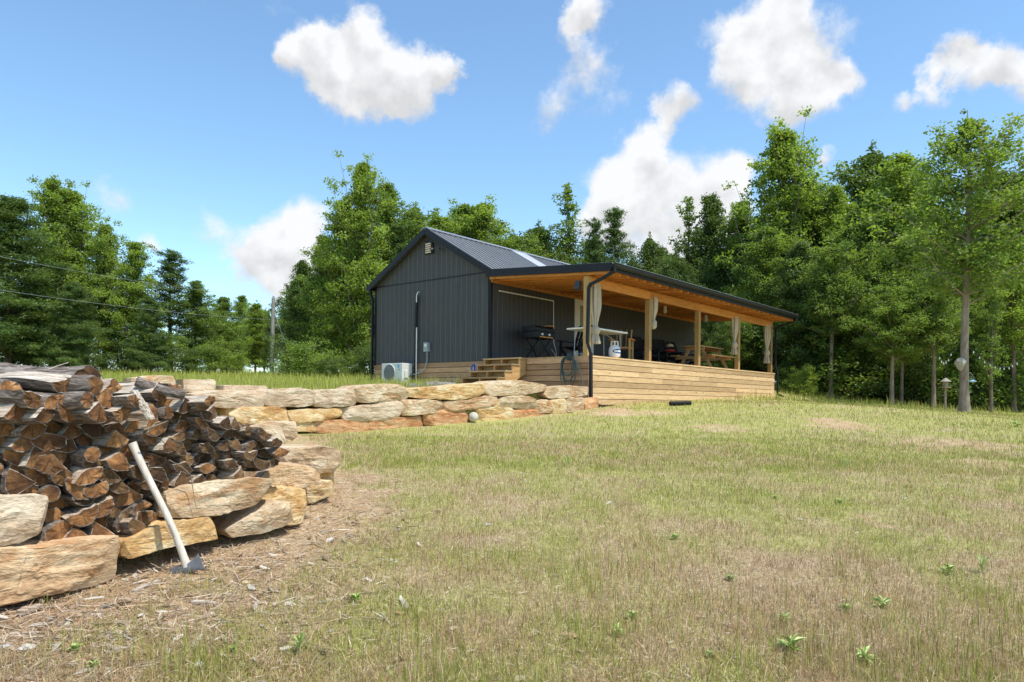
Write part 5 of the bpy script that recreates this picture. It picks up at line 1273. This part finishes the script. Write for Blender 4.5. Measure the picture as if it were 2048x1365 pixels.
TL = [
 ('pine',0,20,385,36,1.25,'tall dark pine with layered boughs at the far left edge',GL),
 ('bright',0,108,356,40,.85,'bright tall tree, left half of the twin green spires',GL),
 ('bright',1,145,378,41,1.0,'bright tall tree, right half of the twin green spires',GL),
 ('bright',1,212,446,40,.85,'slim bright spire right of the twin spires',GL),
 ('bright',0,268,482,39,1.0,'yellow green tree between the slim spire and the dark rounded pine',GL),
 ('pine',1,343,497,41,1.35,'dark rounded pine top on the left tree line',GL),
 ('mid',0,392,560,42,1.15,'broad green tree stepping down toward the utility pole',GL),
 ('mid',1,432,612,46,1.0,'low green tree just left of the gap by the utility pole',GL),
 ('pine',0,150,560,36,1.1,'low pine with dark drooping boughs beneath the twin spires',GL),
 ('pine',0,300,590,37,1.0,'low dark pine beneath the yellow green tree',GL),
 ('mid',1,60,560,39,.9,'mid green tree filling the gap beside the far left pine',GL),
 ('mid',0,484,590,62,1.0,'pale distant tree seen in the gap left of the utility pole',GL),
 ('dark',1,455,650,50,1.0,'dark low tree left of the utility pole base',GL),
 ('mid',1,530,612,60,1.0,'rounded tree directly behind the utility pole',GL),
 ('mid',0,445,592,47,1.25,'rounded green tree closing the gap left of the utility pole',GL),
 ('bright',1,512,606,52,1.2,'pale green tree directly left of the utility pole top',GL),
 ('mid',0,590,560,46,.9,'green tree at the left foot of the tall group by the cabin',GM),
 ('dark',1,608,518,42,.9,'dark tree on the left slope of the tall group by the cabin',GM),
 ('mid',0,650,468,40,.9,'mid green tree left of the tallest spire behind the gable',GM),
 ('bright',0,690,400,38,.95,'bright green tree against the left shoulder of the tallest spire',GM),
 ('bright',1,728,322,37,.85,'tallest bright spire behind the cabin gable',GM),
 ('mid',0,775,365,41,.9,'tall green tree right of the tallest spire',GM),
 ('mid',1,830,395,43,.9,'rounded green tree above the left roof slope',GM),
 ('pine',1,800,440,38,1.1,'soft grey green pine behind the left roof slope',GM),
 ('bright',0,885,432,42,1.2,'yellow green tree right above the cabin ridge start',GM),
 ('mid',0,928,405,46,1.2,'green tree with two small tips above the roof',GM),
 ('bright',1,970,404,46,1.2,'light green pointed tree above the middle of the roof',GM),
 ('mid',1,1022,452,46,1.2,'low green tree above the pale roof panel',GM),
 ('dark',0,1078,432,48,1.2,'darker bushy tree left of the sparse spire',GM),
 ('sparse',0,1137,362,46,1.0,'sparse pointed tree rising alone above the porch roof',GM),
 ('pine',1,1190,432,46,.7,'brownish thin pine against the clouds',GM),
 ('pine',1,1232,408,47,.8,'open topped pine against the clouds',GM),
 ('dark',0,1300,455,44,.8,'dark low tree behind the front of the porch roof',GM),
 ('sparse',0,1375,388,45,.9,'thin topped tree left of the bushy pair',GM),
 ('dark',1,1425,385,44,.8,'bushy dark tree behind the middle of the porch roof',GR_),
 ('mid',0,1480,400,42,.9,'olive green bushy tree behind the middle of the porch roof',GR_),
 ('bright',1,1567,254,39,.95,'very tall bright spire right of the porch roof',GR_),
 ('mid',1,1625,330,40,.8,'green tree at the right shoulder of the tall bright spire',GR_),
 ('bright',0,1672,368,38,.8,'light green pointed tree right of the bright spire',GR_),
 ('dark',0,1745,268,46,1.0,'tall dark round topped tree against the sky on the right',GR_),
 ('tall',1,1800,300,33,1.1,'green tree left of the big front oak',GR_),
 ('mid',0,1715,420,34,.9,'mid green tree filling below the dark round top',GR_),
 ('mid',1,1850,380,35,.9,'mid green tree behind the big front oak trunk',GR_),
 ('dark',1,1990,330,36,1.0,'dark tree right behind the big front oak',GR_),
 ('dark',0,2052,305,35,1.1,'dark tree at the right edge of the picture',GR_),
 ('mid',0,1530,450,36,1.0,'leafy tree just beyond the far end of the porch',GR_),
 ('dark',1,1600,480,34,.9,'dark tree beside the far downspout',GR_),
 ('dark',0,1350,490,38,.8,'dark tree visible under the far end of the porch roof',GR_),
 ('tall',0,1786,560,29,1.2,'slender tree with bare brown trunk left of the bird feeder',GR_),
 ('tall',1,1805,590,29.5,1.1,'leaning slender trunk beside its twin left of the bird feeder',GR_),
 ('tall',0,1665,470,32,1.0,'slender trunk tree in the shade right of the cabin',GR_),
 ('tall',0,1870,520,29,1.0,'slender pale trunk behind the hanging bird feeder',GR_),
 ('sparse',0,1985,560,27,.9,'thin sapling right of the big front oak',GR_),
 ('tall',1,2030,470,30,1.0,'mid height tree near the right edge with bare lower trunk',GR_),
]
for a_ in TL: plant(*a_)
GB = 'back row trees deep in the wood'
x = 600
kk = 0
while x < 2350:
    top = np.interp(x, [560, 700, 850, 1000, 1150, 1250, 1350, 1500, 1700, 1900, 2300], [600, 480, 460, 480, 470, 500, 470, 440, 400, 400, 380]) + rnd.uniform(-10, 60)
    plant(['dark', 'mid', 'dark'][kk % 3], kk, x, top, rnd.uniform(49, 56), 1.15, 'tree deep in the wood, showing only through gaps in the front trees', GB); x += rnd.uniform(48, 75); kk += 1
x = 1450
while x < 2350:
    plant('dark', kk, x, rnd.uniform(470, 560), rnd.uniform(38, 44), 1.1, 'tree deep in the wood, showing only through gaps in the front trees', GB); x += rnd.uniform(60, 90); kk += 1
# shrubs along the edges
SHR = []
x = -60
words = []
while x < 470:
    SHR.append((x + rnd.uniform(-6, 6), rnd.uniform(675, 712), rnd.uniform(37, 40), 'left')); x += 44
x = 585
while x < 760:
    SHR.append((x, rnd.uniform(685, 725), rnd.uniform(30, 36), 'mid')); x += 26
x = 1575
while x < 2120:
    SHR.append((x, rnd.uniform(690, 752), rnd.uniform(31, 36) if x < 1800 else rnd.uniform(30, 33), 'right')); x += 31
cnt = {'left': 0, 'mid': 0, 'right': 0}; tot_ = {'left': 'along the left tree line', 'mid': 'between the utility pole and the cabin', 'right': 'along the wood edge right of the cabin'}
tone = ['mid green', 'bright green', 'dark green']
for i, (x, ty, Y, z_) in enumerate(SHR):
    k = (i * 7 + 1) % 3; cnt[z_] += 1
    plant('bush', k, x, ty, Y, 1.3, f"{tone[k]} shrub, {ordn[cnt[z_] - 1]} from the left {tot_[z_]}", 'shrubs ' + tot_[z_], 'shrub')
# inside-porch view background bushes (seen beyond the far porch end)
for i, x in enumerate((1415, 1450, 1490, 1520, 1560)):
    plant('mid' if i % 2 else 'dark', i, x, 600 + 8 * i, 34 + i, .9, 'dark leafy young tree beyond the porch end, ' + ordn[i] + ' from the left', 'young trees beyond the porch end')

# the big front oak
oak = tree_mesh('broad', 42, 11.2, 2.5, .40, .12, 190, 170, leaf_mid, bark_light, .9, .5, 0, .165)
ob = gp(1928, 826, 14); hz = at(1920, 196, ob.y).z - ob.z
oak.name = 'oak_tree'; oak.location = (ob.x, ob.y, ob.z - .05); oak.scale = (hz / 11.2,) * 3
tag(oak, 'tallest tree standing in front of the wood with a thick pale trunk', 'tree', GR_)
bl = MB(); bl.lathe([(.03, -.22), (.10, -.12), (.17, .03), (.18, .12), (.1, .22), (.03, .25)], (-.24, -.14, 1.75), 14, fn=lambda a, z: 1 + .15 * math.sin(3 * a + z * 20))
bl.build('burl', simple('pale_burl', (.36, .32, .26), .8, .4, 12, 0, .6), oak, smooth=True)
# yellow-green limb foliage sprays: low branch trees
ex = at(1918, 640, ob.y); 
# bird feeder
fp = at(1891, 775, 26); t = empty('bird_feeder', fp, 0, 'lantern shaped wooden bird feeder left of the big oak trunk', 'bird feeder')
MB().lathe([(.10, 0), (.10, .2)], (0, 0, 0), 6).build('hopper', simple('feeder_tan', (.28, .23, .16), .6), t)
MB().lathe([(.18, -.02), (.18, .0)], (0, 0, 0), 8).build('tray', oldwood, t)
MB().lathe([(.19, .2), (.1, .27), (.02, .33)], (0, 0, 0), 8).build('roof', simple('feeder_roof', (.30, .27, .21), .6), t)
MB().tube([(0, 0, .32), (0, 0, .8)], .006, 5).build('hanger', dark_grille, t)
MB().tube([(0, 0, -.02), (0, 0, g1(fp.x, fp.y) - fp.z)], .035, 8).build('stake', bark_light, t, smooth=True)
fp = at(1945, 763, 26); t = empty('hummingbird_feeder', fp, 0, 'pale blue dish feeder hanging on wires right of the big oak', 'bird feeder')
MB().lathe([(.03, -.04), (.12, -.02), (.13, .01), (.05, .03), (.04, .05)], (0, 0, 0), 16).build('dish', simple('pale_blue', (.35, .55, .75), .3), t, smooth=True)
MB().tube([(-.11, 0, 0), (0, 0, .22), (.11, 0, 0)], .006, 5).build('wire', grey_metal, t)
MB().tube([(0, 0, .22), (-.08, 0, .31), (-.13, 0, .28)], .008, 5).build('hook', grey_metal, t)
# string of bulbs
bulb_m = simple('bulb_white', (.6, .6, .55), .3)
def bulbs(pts, Y, label):
    P = [at(x, y, Y) for x, y in pts]; t = empty('string_light', P[0], 0, label, 'string light', 'festoon strings in the wood')
    MB().tube([p - P[0] + Vector((0, 0, .05)) for p in P], .006, 5).build('cord', dark_grille, t)
    for p in P[1:]:
        q_ = p - P[0]; b = MB(); b.lathe([(.01, .04), (.012, .02), (.022, .0), (.022, -.02), (.01, -.045)], q_, 10); b.build('bulb', bulb_m, t, smooth=True)
bulbs([(1914,700),(1902,710),(1897,721),(1892,726),(1887,727),(1883,724),(1879,717)], 26.5, 'string of white bulbs sagging left of the big oak')
bulbs([(1930,692),(1947,705),(1959,716),(1969,725),(1980,731),(1990,735),(2000,738),(2008,738),(2018,737),(2025,733),(2034,728),(2050,718)], 26.5, 'string of white bulbs sagging right of the big oak')
# ------------------------------------------------------------------ weeds in the lawn
def weed_mesh(seed, n, L, wdt, up):
    rg = random.Random(seed); mb = MB()
    for i in range(n):
        az = i * 2.4; el = rg.uniform(*up); l = L * rg.uniform(.6, 1.1); d = Vector((math.cos(az) * math.cos(el), math.sin(az) * math.cos(el), math.sin(el))); sd_ = Vector((-math.sin(az), math.cos(az), 0))
        h0 = Vector((0, 0, rg.uniform(0, L * .7))); a_, b_, c_ = h0, h0 + d * l * .5 + Vector((0, 0, .004)), h0 + d * l - Vector((0, 0, l * .15))
        mb.add([a_, b_ + sd_ * wdt * l, c_, b_ - sd_ * wdt * l], [(0, 1, 2, 3)])
    mb.tube([(0, 0, -.02), (0, 0, L * .7)], .003, 5)
    return mb
weed_m = M('weed_leaf'); weed_m.fin(weed_m.ramp(weed_m.attr('tint'), [(0, (.24, .36, .08)), (1, (.46, .54, .18))]), .5)
WM = [weed_mesh(1, 22, .09, .13, (.1, 1.1)), weed_mesh(2, 26, .06, .3, (.0, .9)), weed_mesh(3, 30, .13, .05, (.5, 1.3))]
WM = [w_.build('weed', weed_m.mat) for w_ in WM]
WD = [(710,1205,1,1.3,'round leafed pale weed near the bottom left of the lawn'), (150,1310,1,1.1,'yellow green clump of weeds in the bottom left corner'), (187,1340,1,1.,'small leafy weed at the bottom left, lower one'), (465,1308,1,.7,'tiny bright weed at the bottom left of centre'),
      (600,1310,2,1.1,'grassy tuft at the bottom left of centre'), (1235,1275,0,1.0,'bright star shaped weed at the bottom centre'), (1262,1240,0,.9,'star shaped weed just above the bottom centre one'), (1580,1310,0,1.7,'large spiky weed at the bottom right of centre'),
      (1690,1225,1,1.2,'leafy yellow green weed in the lower right lawn'), (1765,1220,0,1.3,'spiky weed in the lower right lawn'), (1895,1150,0,1.3,'spiky weed below the bare patch on the right'), (1550,1000,1,1.,'round yellow weed in the middle right lawn'),
      (1680,1010,1,1.3,'low bluish weed clump left of the pale bare patch'), (1690,935,2,1.2,'tall green tuft in the upper right lawn'), (1460,1165,1,1.1,'low weed clump in the lower middle lawn'), (1570,1245,0,.9,'small weed above the large spiky one'),
      (1350,1080,1,1.1,'weed clump in the middle of the lawn'), (1730,1330,0,1.3,'spiky weed at the bottom edge on the right'), (1135,935,2,1.5,'bright green grass tuft in the upper middle lawn'), (1965,1150,2,1.2,'green tuft at the lower right edge'), (1420,1320,1,.9,'weed at the bottom edge right of centre'), (2035,855,0,2.5,'yellowish seedling at the right edge of the lawn')]
for i, (x, y, k, s_, lb) in enumerate(WD):
    o = WM[k] if all(WM[k].get('label') is None for _ in (0,)) else WM[k].copy()
    if o is not WM[k]: COL.objects.link(o)
    p = gp(x, y); o.location = p; s_ *= .55; o.scale = (s_,) * 3; o.rotation_euler = (0, 0, rnd.uniform(0, 6)); tag(o, lb, 'weed', 'weeds growing in the lawn')
# loose pieces of rock and wood on the soil
def rubble(px, py, s_, mat, name, lb, flat=.6, L=1.):
    rg = random.Random(int(px)); mb = MB(); prof = [(.02, -.4), (.8, -.35), (1, 0), (.85, .35), (.5, .5), (.02, .55)]
    mb.lathe([(r_ * s_, z_ * s_ * flat) for r_, z_ in prof], (0, 0, s_ * flat * .3), 9, fn=lambda a, z: 1 + .3 * math.sin(a * 2 + px) + .2 * math.sin(a * 5 + z * 60 + px))
    o = mb.build(name, mat, loc=gp(px, py)); o.scale = (L, 1, 1); o.rotation_euler = (rg.uniform(-.2, .2), rg.uniform(-.2, .2), rg.uniform(0, 3)); tag(o, lb, 'stone' if 'stone' in name else 'wood piece')
rubble(1137, 1275, .035, st_cream, 'small_stone', 'small cream stone alone in the lower lawn'); rubble(328, 1178, .03, st_cream, 'small_stone', 'white pebble just below the axe head')
rubble(495, 1168, .03, st_cream, 'small_stone', 'pinkish white stone right of the axe head'); rubble(213, 1218, .028, st_grey, 'small_stone', 'blue grey pebble below the huge tan boulder')
rubble(800, 1230, .02, st_cream, 'small_stone', 'tiny white pebble in the lower middle lawn'); rubble(440, 1195, .022, st_cream, 'small_stone', 'small pale stone below the axe')
rubble(595, 978 + 20, .03, st_cream, 'small_stone', 'white chip of stone at the wall foot')
def stick(px, py, px2, py2, r, lb, mat=M_SPLIT):
    a_ = gp(px, py); b_ = gp(px2, py2); a_.z += r; b_.z += r; mb = MB(); d_ = b_ - a_; n_ = Vector((-d_.y, d_.x, 0)).normalized()
    mb.bar((0, 0, 0), d_ * .55 + n_ * .01, r * 2.4, r * 1.2); mb.bar(d_ * .45 + n_ * .01, d_, r * 2.0, r)
    tag(mb.build('wood_scrap', mat, loc=a_), lb, 'wood scrap', 'wood scraps on the soil')
stick(268, 1190, 318, 1168, .014, 'split billet of pale wood left below the axe head'); stick(120, 1228, 180, 1232, .006, 'grey strip of wood below the huge boulder')
stick(40, 1235, 82, 1222, .02, 'wide pale bark chip at the lower left'); stick(385, 1210, 430, 1213, .013, 'flat pale chip below the axe'); stick(225, 1308, 258, 1306, .014, 'short grey block of wood near the bottom')
stick(375, 1162, 440, 1162, .006, 'thin stick pointing right from the axe head'); stick(20, 1275, 80, 1272, .008, 'thin grey strip near the left edge'); stick(200, 1268, 255, 1276, .007, 'dark thin strip near the bottom left')
stick(118, 1255, 135, 1248, .008, 'small white sliver at the lower left'); stick(400, 1130, 450, 1120, .004, 'slim twig right of the axe head'); stick(0, 1222, 110, 1218, .005, 'long thin stick along the base of the huge boulder')
stick(640, 990, 650, 978, .01, 'grey splinter beside the wall corner')
for k in T.values():
    for o in k:
        if 'label' not in o:
            for c_ in list(o.children): bpy.data.objects.remove(c_)
            bpy.data.objects.remove(o)
for o in bpy.data.objects:
    if 'H' in o: del o['H']
